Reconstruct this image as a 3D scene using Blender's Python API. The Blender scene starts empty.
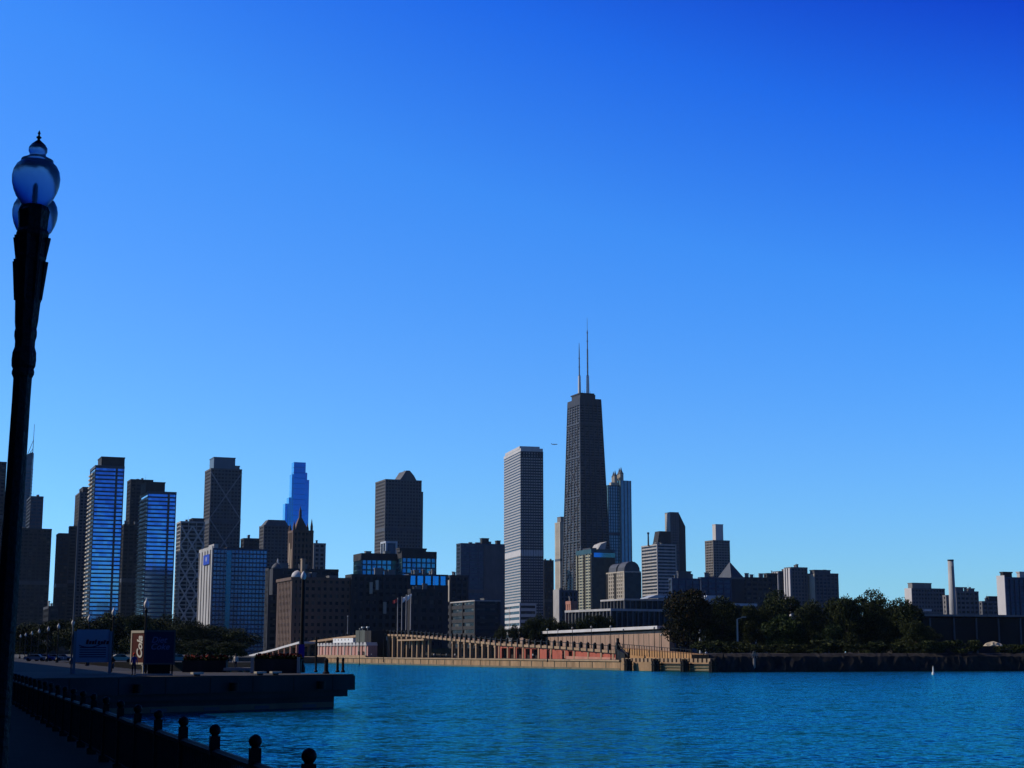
import bpy, math, random
from mathutils import Vector, Matrix
random.seed(7)
S = bpy.context.scene
COL = S.collection
R = math.radians
# ---------------------------------------------------------------- camera
F = 1550.0; PITCH = math.atan(268.0/F); CP, SP = math.cos(PITCH), math.sin(PITCH)
EYE = Vector((0, 0, 4.7))
cd = bpy.data.cameras.new('camera'); cam = bpy.data.objects.new('camera', cd); COL.objects.link(cam)
cam.location = EYE; cam.rotation_euler = (R(90)+PITCH, 0, 0)
cd.sensor_width = 36; cd.lens = 36*F/1024; cd.clip_start = .1; cd.clip_end = 60000
S.camera = cam
# ---------------------------------------------------------------- sky and sun
SUN_AZ = 80.0      # degrees to the left of the view direction
SUN_EL = 33.0
w = bpy.data.worlds.new('World'); S.world = w; w.use_nodes = True
nt = w.node_tree; N = nt.nodes; L = nt.links
bg = N['Background']; bg.inputs[1].default_value = 0.12
sky = N.new('ShaderNodeTexSky'); sky.sky_type = 'NISHITA'; sky.sun_disc = False
sky.sun_elevation = R(SUN_EL); sky.sun_rotation = R(-SUN_AZ)
sky.air_density = 1.0; sky.dust_density = 0.3; sky.ozone_density = 4.0; sky.altitude = 200
# clear, deeply polarised autumn air: the sky colour deepens with height and away from the sun
tc = N.new('ShaderNodeTexCoord'); sx = N.new('ShaderNodeSeparateXYZ'); L.new(tc.outputs['Generated'], sx.inputs[0])
kx = N.new('ShaderNodeMath'); kx.operation = 'MULTIPLY_ADD'; L.new(sx.outputs[0], kx.inputs[0]); kx.inputs[1].default_value = .6; kx.inputs[2].default_value = 1.0
kz = N.new('ShaderNodeMath'); kz.operation = 'MULTIPLY'; L.new(kx.outputs[0], kz.inputs[0]); L.new(sx.outputs[2], kz.inputs[1])
ke = N.new('ShaderNodeMath'); ke.operation = 'MULTIPLY_ADD'; ke.inputs[1].default_value = .10; L.new(sx.outputs[0], ke.inputs[0]); L.new(kz.outputs[0], ke.inputs[2]); kz = ke
# sky darkened further behind the camera, added to keep building fronts darker
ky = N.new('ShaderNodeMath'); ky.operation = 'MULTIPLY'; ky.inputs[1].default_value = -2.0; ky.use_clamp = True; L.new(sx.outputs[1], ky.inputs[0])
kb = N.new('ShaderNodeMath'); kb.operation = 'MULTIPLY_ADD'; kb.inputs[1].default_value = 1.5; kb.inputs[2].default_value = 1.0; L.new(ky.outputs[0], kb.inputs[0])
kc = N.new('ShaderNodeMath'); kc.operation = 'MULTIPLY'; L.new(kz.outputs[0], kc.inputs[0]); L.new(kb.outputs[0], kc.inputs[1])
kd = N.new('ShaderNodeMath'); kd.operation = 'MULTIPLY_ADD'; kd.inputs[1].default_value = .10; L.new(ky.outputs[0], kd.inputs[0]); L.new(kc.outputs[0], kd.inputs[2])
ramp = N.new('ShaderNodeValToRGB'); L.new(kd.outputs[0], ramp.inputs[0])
SKYR = [(0.0,(.54,1.03,1.7)),(.02,(.54,1.03,1.7)),(.071,(.50,.965,1.40)),(.16,(.43,.92,1.52)),(.285,(.265,.87,1.72)),(.397,(.088,.575,1.77)),(.49,(.0125,.216,1.45)),(.62,(.012,.12,.72)),(.8,(.012,.075,.36))]  # last stops, above the view, darkened to cut blue ambient light
while len(ramp.color_ramp.elements) < len(SKYR): ramp.color_ramp.elements.new(.5)
for e,(p,c) in zip(ramp.color_ramp.elements, SKYR): e.position = p; e.color = (*c,1)
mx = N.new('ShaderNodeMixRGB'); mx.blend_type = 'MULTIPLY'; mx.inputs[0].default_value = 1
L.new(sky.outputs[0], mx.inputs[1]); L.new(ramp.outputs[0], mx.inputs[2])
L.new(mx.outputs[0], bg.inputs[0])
sd = bpy.data.lights.new('sun', 'SUN'); sd.energy = 4.6; sd.angle = R(.53); sd.color = (1.0, .87, .69)
so = bpy.data.objects.new('sun', sd); COL.objects.link(so)
sv = Vector((-math.sin(R(SUN_AZ))*math.cos(R(SUN_EL)), math.cos(R(SUN_AZ))*math.cos(R(SUN_EL)), math.sin(R(SUN_EL))))
so.rotation_euler = sv.to_track_quat('Z', 'Y').to_euler()
S.view_settings.view_transform = 'Standard'; S.view_settings.look = 'None'; S.view_settings.gamma = 1
S.view_settings.exposure = 0.0
S.cycles.max_bounces = 6; S.cycles.transparent_max_bounces = 12

# ---------------------------------------------------------------- helpers
def ray(px, py):
    u, v = (px-512)/F, (384-py)/F
    return Vector((u, CP - v*SP, SP + v*CP))
def at(px, py, Y):
    r = ray(px, py); return EYE + r*(Y/r.y)
def on_z(px, py, z):
    r = ray(px, py); return EYE + r*((z-EYE.z)/r.z)
class Plane:
    """a vertical plane through two ground points: things built on it use (s along, back, z)"""
    def __init__(self, p0, p1):
        self.p0 = Vector((p0[0], p0[1])); d = Vector((p1[0], p1[1])) - self.p0
        self.len = d.length; self.d = d.normalized(); self.n = Vector((-self.d.y, self.d.x))   # n = backwards
        if self.n.y < 0 and abs(self.n.y) > .01: pass
        self.yaw = math.atan2(self.d.y, self.d.x)
    def hit(self, px, py=652, back=0):
        r = ray(px, py); o = self.p0 + self.n*back
        # EYE.xy + t r.xy = o + s d
        a, b, c, e = r.x, -self.d.x, r.y, -self.d.y
        det = a*e - b*c; qx, qy = o.x-EYE.x, o.y-EYE.y
        t = (qx*e - b*qy)/det; s = (a*qy - c*qx)/det
        return s, EYE.z + t*r.z
    def w(self, s, back, z):
        p = self.p0 + self.d*s + self.n*back; return Vector((p.x, p.y, z))
class MB:
    def __init__(self): self.v = []; self.f = []; self.m = []; self.mi = 0
    def add(self, vs, fs):
        k = len(self.v); self.v += [tuple(p) for p in vs]; self.f += [tuple(i+k for i in q) for q in fs]; self.m += [self.mi]*len(fs)
    def box(self, x0, x1, y0, y1, z0, z1):
        self.add([(x0,y0,z0),(x1,y0,z0),(x1,y1,z0),(x0,y1,z0),(x0,y0,z1),(x1,y0,z1),(x1,y1,z1),(x0,y1,z1)],
                 [(0,3,2,1),(4,5,6,7),(0,1,5,4),(1,2,6,5),(2,3,7,6),(3,0,4,7)])
    def hexa(self, b, t):
        self.add(list(b)+list(t), [(0,3,2,1),(4,5,6,7),(0,1,5,4),(1,2,6,5),(2,3,7,6),(3,0,4,7)])
    def frustum(self, x0,x1,y0,y1,z0, a0,a1,b0,b1,z1):
        self.hexa([(x0,y0,z0),(x1,y0,z0),(x1,y1,z0),(x0,y1,z0)], [(a0,b0,z1),(a1,b0,z1),(a1,b1,z1),(a0,b1,z1)])
    def prism(self, poly, z0, z1):
        n = len(poly)
        self.add([(p[0],p[1],z0) for p in poly]+[(p[0],p[1],z1) for p in poly],
                 [tuple(range(n-1,-1,-1)), tuple(range(n,2*n))]+[(i,(i+1)%n,n+(i+1)%n,n+i) for i in range(n)])
    def xz(self, poly, y0, y1):       # outline in x,z pushed along y
        n = len(poly)
        self.add([(p[0],y0,p[1]) for p in poly]+[(p[0],y1,p[1]) for p in poly],
                 [tuple(range(n)), tuple(range(2*n-1,n-1,-1))]+[(i,n+i,n+(i+1)%n,(i+1)%n) for i in range(n)])
    def lathe(self, prof, seg=20, c=(0,0), lob=0, amp=0.0):
        k = len(self.v); n = len(prof)
        for (r, z) in prof:
            for j in range(seg):
                a = 2*math.pi*j/seg; rr = r*(1+amp*math.cos(lob*a)) if lob else r
                self.v.append((c[0]+rr*math.cos(a), c[1]+rr*math.sin(a), z))
        for i in range(n-1):
            for j in range(seg):
                j2 = (j+1)%seg
                self.f.append((k+i*seg+j, k+i*seg+j2, k+(i+1)*seg+j2, k+(i+1)*seg+j)); self.m.append(self.mi)
        self.f.append(tuple(k+j for j in range(seg-1,-1,-1))); self.m.append(self.mi)
        self.f.append(tuple(k+(n-1)*seg+j for j in range(seg))); self.m.append(self.mi)
    def tube(self, a, b, r0, r1=None, seg=8):
        r1 = r0 if r1 is None else r1; a = Vector(a); b = Vector(b); d = (b-a).normalized()
        u = d.orthogonal().normalized(); v = d.cross(u)
        vs = []
        for p, r in ((a,r0),(b,r1)):
            for j in range(seg):
                t = 2*math.pi*j/seg; vs.append(p+u*(r*math.cos(t))+v*(r*math.sin(t)))
        self.add(vs, [(j,(j+1)%seg,seg+(j+1)%seg,seg+j) for j in range(seg)]+[tuple(range(seg-1,-1,-1)),tuple(range(seg,2*seg))])
    def build(self, name, mat, parent=None, loc=(0,0,0), rz=0, smooth=False):
        me = bpy.data.meshes.new(name); me.from_pydata(self.v, [], self.f)
        for mm in (mat if isinstance(mat,(list,tuple)) else [mat]): me.materials.append(mm)
        me.polygons.foreach_set('material_index', self.m)
        if smooth: me.polygons.foreach_set('use_smooth', [True]*len(me.polygons))
        me.update()
        o = bpy.data.objects.new(name, me); COL.objects.link(o); o.parent = parent
        o.location = loc; o.rotation_euler = (0,0,rz); return o
def tag(o, label=None, cat=None, group=None, kind=None):
    if label: o['label'] = label
    if cat: o['category'] = cat
    if group: o['group'] = group
    if kind: o['kind'] = kind
    return o
def empty(name, loc, rz=0, label=None, cat=None, group=None):
    o = bpy.data.objects.new(name, None); COL.objects.link(o); o.location = loc; o.rotation_euler = (0,0,rz)
    o.empty_display_size = 1; tag(o, label, cat, group); return o
KIDS = {}
def copy_obj(o, loc=None, parent=None):
    c = o.copy(); COL.objects.link(c); c.parent = parent
    if loc is not None: c.location = loc
    return c
def copy_tree(o, parent=None):
    c = o.copy(); COL.objects.link(c); c.parent = parent
    for ch in [q for q in COL.objects if q.parent == o]: copy_tree(ch, c)
    return c

# ---------------------------------------------------------------- materials
def nodes(name):
    m = bpy.data.materials.new(name); m.use_nodes = True
    return m, m.node_tree.nodes, m.node_tree.links, m.node_tree.nodes['Principled BSDF']
def mat(name, c, rough=.8, var=.25, scale=.15, bump=0, bscale=4, metallic=0, spec=.12, streak=True):
    m, n, l, b = nodes(name)
    c = [x*.68 for x in c]
    b.inputs['Roughness'].default_value = rough; b.inputs['Metallic'].default_value = metallic
    b.inputs['Specular IOR Level'].default_value = spec
    tc = n.new('ShaderNodeTexCoord'); mp = n.new('ShaderNodeMapping'); l.new(tc.outputs['Object'], mp.inputs[0])
    if streak: mp.inputs['Scale'].default_value = (1,1,.35)
    no = n.new('ShaderNodeTexNoise'); no.inputs['Scale'].default_value = scale; no.inputs['Detail'].default_value = 6
    no.inputs['Roughness'].default_value = .65
    l.new(mp.outputs[0], no.inputs[0])
    r = n.new('ShaderNodeValToRGB'); l.new(no.outputs[0], r.inputs[0])
    r.color_ramp.elements[0].position = .3; r.color_ramp.elements[1].position = .7
    r.color_ramp.elements[0].color = (*[x*(1-var) for x in c],1); r.color_ramp.elements[1].color = (*[min(1,x*(1+var)) for x in c],1)
    l.new(r.outputs[0], b.inputs['Base Color'])
    if bump:
        n2 = n.new('ShaderNodeTexNoise'); n2.inputs['Scale'].default_value = bscale; n2.inputs['Detail'].default_value = 5
        l.new(tc.outputs['Object'], n2.inputs[0]); bp = n.new('ShaderNodeBump'); bp.inputs['Strength'].default_value = bump
        bp.inputs['Distance'].default_value = .05; l.new(n2.outputs[0], bp.inputs['Height']); l.new(bp.outputs[0], b.inputs['Normal'])
    return m
def glass(name, c1, c2, rough=.12, metallic=0.0, spec=.5, cell=(3.0,3.0,3.5), odd=.0, jit=1.0):
    """window glass seen from far: every pane a little different in tint, tilt and blind"""
    m, n, l, b = nodes(name)
    b.inputs['Roughness'].default_value = rough; b.inputs['Metallic'].default_value = metallic
    b.inputs['Specular IOR Level'].default_value = spec
    tc = n.new('ShaderNodeTexCoord'); sn = n.new('ShaderNodeVectorMath'); sn.operation = 'SNAP'; sn.inputs[1].default_value = cell
    l.new(tc.outputs['Object'], sn.inputs[0])
    wn = n.new('ShaderNodeTexWhiteNoise'); l.new(sn.outputs[0], wn.inputs[0])
    r = n.new('ShaderNodeValToRGB'); l.new(wn.outputs[0], r.inputs[0])
    r.color_ramp.elements[0].color = (*c1,1); r.color_ramp.elements[1].color = (*c2,1); r.color_ramp.elements[1].position = .82
    if odd:
        r.color_ramp.interpolation = 'LINEAR'; e = r.color_ramp.elements.new(.93); e.color = (odd,odd*.95,odd*.85,1)
    l.new(r.outputs[0], b.inputs['Base Color'])
    # panes are never quite in one plane
    sb = n.new('ShaderNodeVectorMath'); sb.operation = 'MULTIPLY_ADD'; sb.inputs[1].default_value = (.03*jit,.03*jit,.02*jit); sb.inputs[2].default_value = (-.015*jit,-.015*jit,-.01*jit)
    l.new(wn.outputs[1], sb.inputs[0]); ge = n.new('ShaderNodeNewGeometry'); ad = n.new('ShaderNodeVectorMath'); ad.operation = 'ADD'
    l.new(ge.outputs['Normal'], ad.inputs[0]); l.new(sb.outputs[0], ad.inputs[1])
    nm = n.new('ShaderNodeVectorMath'); nm.operation = 'NORMALIZE'; l.new(ad.outputs[0], nm.inputs[0]); l.new(nm.outputs[0], b.inputs['Normal'])
    return m
M = {}
M['dark_stone'] = mat('dark_stone', (.05,.052,.058)); M['brown_stone'] = mat('brown_stone', (.16,.11,.085))
M['black_metal'] = mat('black_metal', (.06,.06,.068), .5, .15); M['grey_conc'] = mat('grey_conc', (.25,.24,.23))
M['pale_conc'] = mat('pale_conc', (.45,.44,.42)); M['white_marble'] = mat('white_marble', (.62,.60,.58), .6, .1)
M['cream'] = mat('cream', (.50,.45,.36)); M['tan'] = mat('tan', (.36,.28,.2)); M['warm_grey'] = mat('warm_grey', (.145,.15,.16))
M['navy_panel'] = mat('navy_panel', (.05,.075,.13), .5, .15); M['slate'] = mat('slate', (.09,.10,.12), .6)
M['blue_band'] = mat('blue_band', (.03,.065,.13), .4, .15); M['teal_frame'] = mat('teal_frame', (.04,.11,.14), .5)
M['green_cream'] = mat('green_cream', (.42,.42,.31)); M['roof_grey'] = mat('roof_grey', (.2,.2,.2)); M['roof_pale'] = mat('roof_pale', (.5,.55,.6), .5)
M['brick_red'] = mat('brick_red', (.44,.12,.08), .9, .25, .4); M['pink_wall'] = mat('pink_wall', (.48,.26,.22), .9, .25, .3)
M['salmon'] = mat('salmon', (.5,.24,.17))
M['g_dark'] = glass('g_dark', (.005,.006,.008), (.014,.017,.022), .25, 0, .12, odd=.075)
M['g_navy'] = glass('g_navy', (.01,.016,.025), (.02,.035,.055), .3, .0, .15, odd=.08)
M['g_blue'] = glass('g_blue', (.26,.40,.46), (.34,.50,.56), .12, .85, .5)
M['g_deep'] = glass('g_deep', (.04,.32,.48), (.05,.35,.52), .15, .8, .5, (12,12,12), 0, .3)
M['g_teal'] = glass('g_teal', (.07,.24,.26), (.11,.32,.34), .12, .6, .5)
M['g_mid'] = glass('g_mid', (.02,.04,.06), (.04,.07,.10), .3, .3, .2)
# ---------------------------------------------------------------- setting: water, land, promenade
G = 2.6      # street level above the lake
QP = Plane(((330-512)/F*680, 680), ((620-512)/F*410, 410))      # the far quay wall, running nearer to the right
q_end = at(712, 652, 375); q_far = at(1500, 652, 440)
BP = Plane((q_end.x, q_end.y), (q_far.x, q_far.y))               # the rocky breakwater line
QS = Plane(QP.w(QP.len,0,0)[:2], (q_end.x, q_end.y))             # low quay between them
m, n, l, b = nodes('lake_water')
b.inputs['Roughness'].default_value = .22; b.inputs['IOR'].default_value = 1.33; b.inputs['Specular IOR Level'].default_value = .42; b.inputs['Specular Tint'].default_value = (.45,.85,1,1)
tc = n.new('ShaderNodeTexCoord')
def wave(sc, stretch, det, rot, rough=.6):
    mp = n.new('ShaderNodeMapping'); l.new(tc.outputs['Object'], mp.inputs[0]); mp.inputs['Scale'].default_value = (stretch,1,1)
    mp.inputs['Rotation'].default_value = (0,0,R(rot))
    no = n.new('ShaderNodeTexNoise'); no.inputs['Scale'].default_value = sc; no.inputs['Detail'].default_value = det
    no.inputs['Roughness'].default_value = rough; l.new(mp.outputs[0], no.inputs[0]); return no
def slope(no, amp):
    a = n.new('ShaderNodeVectorMath'); a.operation = 'SUBTRACT'; l.new(no.outputs['Color'], a.inputs[0]); a.inputs[1].default_value = (.5,.5,.5)
    c = n.new('ShaderNodeVectorMath'); c.operation = 'MULTIPLY'; l.new(a.outputs[0], c.inputs[0]); c.inputs[1].default_value = (amp,amp,0); return c
w1 = wave(1.7, .7, 3, 14, .7); w2 = wave(.30, .6, 4, -12, .65); w3 = wave(.02, .6, 3, 10)
s1 = slope(w1, 1.6); s2 = slope(w2, .65)
ad = n.new('ShaderNodeVectorMath'); ad.operation = 'ADD'; l.new(s1.outputs[0], ad.inputs[0]); l.new(s2.outputs[0], ad.inputs[1])
up = n.new('ShaderNodeVectorMath'); up.operation = 'ADD'; l.new(ad.outputs[0], up.inputs[0]); up.inputs[1].default_value = (0,0,1)
nm = n.new('ShaderNodeVectorMath'); nm.operation = 'NORMALIZE'; l.new(up.outputs[0], nm.inputs[0]); r = n.new('ShaderNodeValToRGB'); l.new(w3.outputs[0], r.inputs[0])
r.color_ramp.elements[0].position = .35; r.color_ramp.elements[1].position = .65
r.color_ramp.elements[0].color = (.002,.040,.072,1); r.color_ramp.elements[1].color = (.002,.062,.105,1)
n.remove(b); out = [q for q in n if q.type == 'OUTPUT_MATERIAL'][0]
df = n.new('ShaderNodeBsdfDiffuse'); l.new(r.outputs[0], df.inputs['Color'])
gb = n.new('ShaderNodeBsdfGlossy'); gb.inputs['Color'].default_value = (.10,.80,.96,1); gb.inputs['Roughness'].default_value = .12
l.new(nm.outputs[0], gb.inputs['Normal']); l.new(nm.outputs[0], df.inputs['Normal'])
fr = n.new('ShaderNodeFresnel'); fr.inputs['IOR'].default_value = 1.33; l.new(nm.outputs[0], fr.inputs['Normal'])
fm = n.new('ShaderNodeMath'); fm.operation = 'MULTIPLY'; fm.inputs[1].default_value = 1.0; l.new(fr.outputs[0], fm.inputs[0])
mxs = n.new('ShaderNodeMixShader'); l.new(fm.outputs[0], mxs.inputs[0]); l.new(df.outputs[0], mxs.inputs[1]); l.new(gb.outputs[0], mxs.inputs[2])
l.new(mxs.outputs[0], out.inputs[0])
M['water'] = m
mb = MB(); mb.add([(-4000,-400,0),(6000,-400,0),(6000,9000,0),(-4000,9000,0)], [(0,1,2,3)])
tag(mb.build('water', m), kind='structure')
M['ground'] = mat('ground', (.10,.10,.085), .95, .3, .05, streak=False)
mb = MB()
land = [(-6000,700),(-170,560),QP.w(0,0,0)[:2],QP.w(QP.len,0,0)[:2],BP.w(0,0,0)[:2],BP.w(BP.len,0,0)[:2],(9000,700),(9000,14000),(-6000,14000)]
mb.prism(land, -1.5, G); tag(mb.build('ground', M['ground']), kind='structure')
# the pier the photographer stands on
DK = 2.8; RANG = R(20.249); TH = math.tan(RANG)
def rail_x(Y): return 3.139 - TH*Y
M['deck'] = mat('deck', (.035,.033,.031), .9, .3, .8, bump=.3, streak=False)
m, n, l, b = nodes('pier_paving'); b.inputs['Roughness'].default_value = .95; b.inputs['Specular IOR Level'].default_value = .05
tc = n.new('ShaderNodeTexCoord'); br = n.new('ShaderNodeTexBrick'); l.new(tc.outputs['Object'], br.inputs[0])
br.inputs['Scale'].default_value = 1.6; br.inputs['Color1'].default_value = (.014,.013,.012,1); br.inputs['Color2'].default_value = (.022,.020,.018,1); br.inputs['Mortar'].default_value = (.008,.008,.008,1)
l.new(br.outputs[0], b.inputs['Base Color']); M['paving'] = m
mb = MB()
mb.prism([(rail_x(-60)+.35,-60),(rail_x(126)+.35,126),(rail_x(560)-2,560),(rail_x(560)-60,560),(rail_x(-60)-60,-60)], -1.5, DK)
tag(mb.build('promenade', M['paving']), kind='structure')
mb = MB()      # the promenade edge that carries the lamps out to the shore
def lamp_x(Y): return -35.5-(Y-152)*.352
mb.prism([(rail_x(150)-1,150),(lamp_x(150)+2,150),(lamp_x(565)+2,565),(rail_x(565)-1,565)], -1.5, DK-.004)
tag(mb.build('pavement', M['deck']), kind='structure')
# the head house: long pier building left of the frame, it shades the promenade
def big_hall():
    root = empty('pier_hall', (0,0,0), 0, 'long brick exhibition hall running beside the pier promenade, outside the picture', 'hall')
    mb = MB(); off0, off1 = -14.9, -50
    Y0, Y1 = -80, 420
    mb.prism([(off0-TH*Y0,Y0),(off0-TH*Y1,Y1),(off1-TH*Y1,Y1),(off1-TH*Y0,Y0)], DK, 25.5); mb.build('wall', M['brown_stone'], root)
    return root
big_hall()

M['steel0'] = mat('steel_blue', (.14,.2,.26), .5, .1); M['brace_grey'] = mat('brace_grey', (.34,.34,.35)); M['strip0'] = mat('strip_dark', (.02,.02,.02), .9)
# ---------------------------------------------------------------- towers
PHI = R(22)
def tower(name, label, xl, xc, xr, yt, Y, wall='dark_stone', gl='g_dark', fl=3.6, sp=.45, bay=6.0, pier=1.2, pp=.25, phi=PHI,
          roof=1.5, group=None, units=2, band=None, cap=None, cat='building', pmat=None, z0=G, hide=0, sides=True, cornice=0):
    P = at(xc, yt, Y); zt = P.z
    def solve(px, u):
        k = (px-512)/F; a = u.x - k*u.y*CP; c = k*(P.y*CP + (zt-EYE.z)*SP) - P.x
        return c/a
    u_f = Vector((math.cos(phi), math.sin(phi))); u_b = Vector((-math.sin(phi), math.cos(phi)))
    W = solve(xr, u_f); D = solve(xl, u_b)
    D = max(4, min(D, 120))
    H = zt - z0
    root = empty(name, (P.x, P.y, z0), phi, label, cat, group)
    root['_w'] = W; root['_d'] = D; root['_h'] = H
    wm = M[wall]; g = M[gl]
    mb = MB(); mb.box(.4, W-.4, .4, D-.4, 0, H-.2); mb.build('glazing', g, root)
    if fl:
        nf = int(H/fl); hb = fl*sp
        mb = MB(); mb.box(0, W, 0, D, 0, hb)
        first = mb.build('floor_band', M[band] if band else wm, root); 
        z = H - roof - fl*.95; k = 0; first.location.z = z
        z -= fl; k = 1; extra = MB()
        while z > hide:
            if k < 98: copy_obj(first, (0,0,z), root)
            z -= fl; k += 1
    if pier:
        pm = M[pmat] if pmat else wm; ht = H-.05
        nx = max(1, round(W/bay)); ny = max(1, round(D/bay))
        c = MB(); c.box(-pp, pier, -pp, pier, 0, ht); c0 = c.build('pier', pm, root)
        copy_obj(c0, (W-pier+pp, 0, 0), root); copy_obj(c0, (0, D-pier+pp, 0), root)
        if nx > 1:
            c = MB(); c.box(-pier/2, pier/2, -pp, .45, 0, ht); q = c.build('pier', pm, root, (W/nx,0,0))
            for i in range(2, nx): copy_obj(q, (W*i/nx,0,0), root)
        if ny > 1:
            c = MB(); c.box(-pp, .45, -pier/2, pier/2, 0, ht); q = c.build('pier', pm, root, (0,D/ny,0))
            for i in range(2, ny): copy_obj(q, (0,D*i/ny,0), root)
    cp = M[cap] if cap else wm; q = pp+.1+cornice
    mb = MB(); mb.box(-q, W+q, -q, D+q, H-roof, H-.6); mb.box(-q,W+q,-q,.3,H-.6,H); mb.box(-q,W+q,D-.3,D+q,H-.6,H); mb.box(-q,.3,.3,D-.3,H-.6,H); mb.box(W-.3,W+q,.3,D-.3,H-.6,H)
    mb.build('roof_parapet', cp, root)
    if H > 95 and pier and band is None and cap is None:      # louvred plant floors break the tower into stages
        for f_ in ((.55,) if H < 150 else (.36,.7)):
            mb = MB(); q2 = pp+.06; mb.box(-q2, W+q2, -q2, D+q2, H*f_, H*f_+3.4); mb.build('plant_floor', M['slate'], root)
    rnd = random.Random(hash(label) % 1000 if False else sum(map(ord, label)))
    for i in range(units):
        w_ = rnd.uniform(.06,.16)*W; d_ = rnd.uniform(.1,.2)*D; x = rnd.uniform(.1,.7)*W; y = rnd.uniform(.1,.6)*D; h_ = rnd.uniform(1.2,3.5)
        mb = MB(); mb.box(x,x+w_,y,y+d_,H-.61,H+h_*.8); mb.box(x-.2,x+w_+.2,y-.2,y+d_+.2,H+h_*.8,H+h_); mb.build('rooftop_unit', M['roof_grey'], root)
    if units > 1:
        x, y = rnd.uniform(.2,.8)*W, rnd.uniform(.2,.6)*D
        mb = MB(); mb.tube((x,y,H-.6),(x,y,H+rnd.uniform(3,7)),.12,.05,5); mb.build('antenna', M['roof_grey'], root)
    return root, W, D, H
def pent(T, u0, u1, v0, v1, dpx, Y, m='dark_stone', name='penthouse', z0=0, cop=True):
    root, W, D, H = T; h = dpx*Y/F
    mb = MB(); mb.box(u0*W, u1*W, v0*D, v1*D, H-.61+z0, H+z0+h)
    o = mb.build(name, M[m], root)
    if cop:
        mb = MB(); q = .35; mb.box(u0*W-q, u1*W+q, v0*D-q, v1*D+q, H+z0+h, H+z0+h+.8); mb.build('coping', M[m], o)
    return o
def brace(T, mt, face='front', n=1, z0=0, z1=None, r=.8, y=-.5):
    """X bracing laid over a facade"""
    root, W, D, H = T; z1 = z1 or H; hh = (z1-z0)/n; L_ = W if face == 'front' else D
    for i in range(n):
        for a, b_ in ((0,1),(1,0)):
            mb = MB(); za, zb = z0+i*hh, z0+(i+1)*hh
            pts = [(a*L_-r,za),(a*L_+r,za),(b_*L_+r,zb),(b_*L_-r,zb)]
            yy = y - .12*a
            if face == 'front': mb.xz(pts, yy, .2)
            else: mb.add([(yy,p[0],p[1]) for p in pts]+[(.2,p[0],p[1]) for p in pts], [(0,1,2,3),(7,6,5,4),(0,4,5,1),(1,5,6,2),(2,6,7,3),(3,7,4,0)])
            mb.build('brace', M[mt], root)
tw = tower
# --- far left, behind the lamp post
tw('office_tower','dark flat-roofed tower at the left picture edge, left of the big lamp post',-22,-14,6.5,461,1500,'dark_stone','g_dark',3.8,.5,5,1)
def slanted_tower():
    Y = 1800; P = at(18, 461, Y); a = at(32.5, 452, Y)
    root = empty('glass_tower', (P.x-6,P.y,G), 0, 'glass tower with a slanting top and thin mast just right of the lamp post', 'building')
    H0 = P.z-G; H1 = a.z-G; W = a.x-P.x+6
    mb = MB(); mb.add([(0,0,0),(W*.93,0,0),(W*.93,6,0),(0,6,0),(0,0,H0),(W,0,H1),(W,6,H1-1),(0,6,H0-1)], [(0,3,2,1),(4,5,6,7),(0,1,5,4),(1,2,6,5),(2,3,7,6),(3,0,4,7)])
    mb.build('glazing', M['g_mid'], root)
    for i in range(1,54):
        z = i*4.0; 
        if z > H0-4: break
        mb = MB(); mb.box(-.15,W*(.93+.07*z/H1)+.15,-.15,6.2,z,z+.9); mb.build('floor_band', M['slate'], root)
    t = at(33,424,Y).z-G
    mb = MB(); mb.tube((W,1,H1-8),(W+.3,1,t),.5,.25,6); mb.build('mast', M['roof_grey'], root)
    mb = MB(); mb.tube((W-8,1,H0+2),(W,1,H1+14),.4,.3,6); mb.tube((W-10,1,H0-1),(W,1,H1+4),.4,.3,6); mb.build('stay', M['roof_grey'], root)
slanted_tower()
tw('office_tower','flat-topped blue-grey glass tower rising behind the brown slab, far left',27,31,43.4,496,1700,'slate','g_mid',4,.35,8,.8)
tw('apartment_block','plain dark brown slab in front of the blue-grey glass tower, far left',14,20,51.6,528,1400,'dark_stone','g_dark',3.3,.5,4,1,units=1)
tw('apartment_block','dark block with a pale glass crown and balconies down its left edge',56.5,59,69,533,1500,'dark_stone','g_navy',3.4,.4,6,.8,units=0)
T = tw('apartment_block','narrow black block squeezed right of the glass-crowned balcony block',69,70,77,526,1550,'dark_stone','g_dark',3.4,.5,5,1,units=1)
T = tw('apartment_tower','dark tower with a stepped sloping top directly left of the striped blue tower',75.5,80,93,492,1600,'warm_grey','g_dark',3.4,.5,5,1.2,units=1)
pent(T,.25,1,.1,.9,5,1600,'dark_stone')
tw('apartment_block','low dark infill block seen in the gap right of the brown slab',44,49,60,606,900,'dark_stone','g_dark',3.4,.5,5,1,units=2)
# --- twin striped blue towers
def blue(xl,xc,xr,yt,Y,pu0,pu1,dp,label):
    T = tw('blue_tower',label,xl,xc,xr,yt,Y,'slate','g_blue',3.3,.36,40,.5,.12,units=0,band='blue_band',cap='slate',group='striped blue glass towers',pmat='navy_panel',roof=2.2)
    root,W,D,H = T
    # pale balconies up the sunlit left side
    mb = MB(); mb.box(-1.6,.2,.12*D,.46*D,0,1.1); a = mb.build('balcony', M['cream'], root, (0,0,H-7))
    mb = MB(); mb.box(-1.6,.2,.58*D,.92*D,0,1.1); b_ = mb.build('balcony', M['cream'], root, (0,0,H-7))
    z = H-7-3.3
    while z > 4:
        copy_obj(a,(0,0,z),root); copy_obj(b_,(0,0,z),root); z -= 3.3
    mb = MB(); x = .74*W; mb.box(x-.8,x+.8,-.3,.3,0,H-1); mb.build('facade_fin', M['slate'], root)
    pent(T,pu0,pu1,.1,.8,dp,Y,'dark_stone')
    return T
blue(90.3,95.5,124.5,465,1250,.22,1.02,8.5,'taller striped blue tower, its dark penthouse set to the right')
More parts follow.
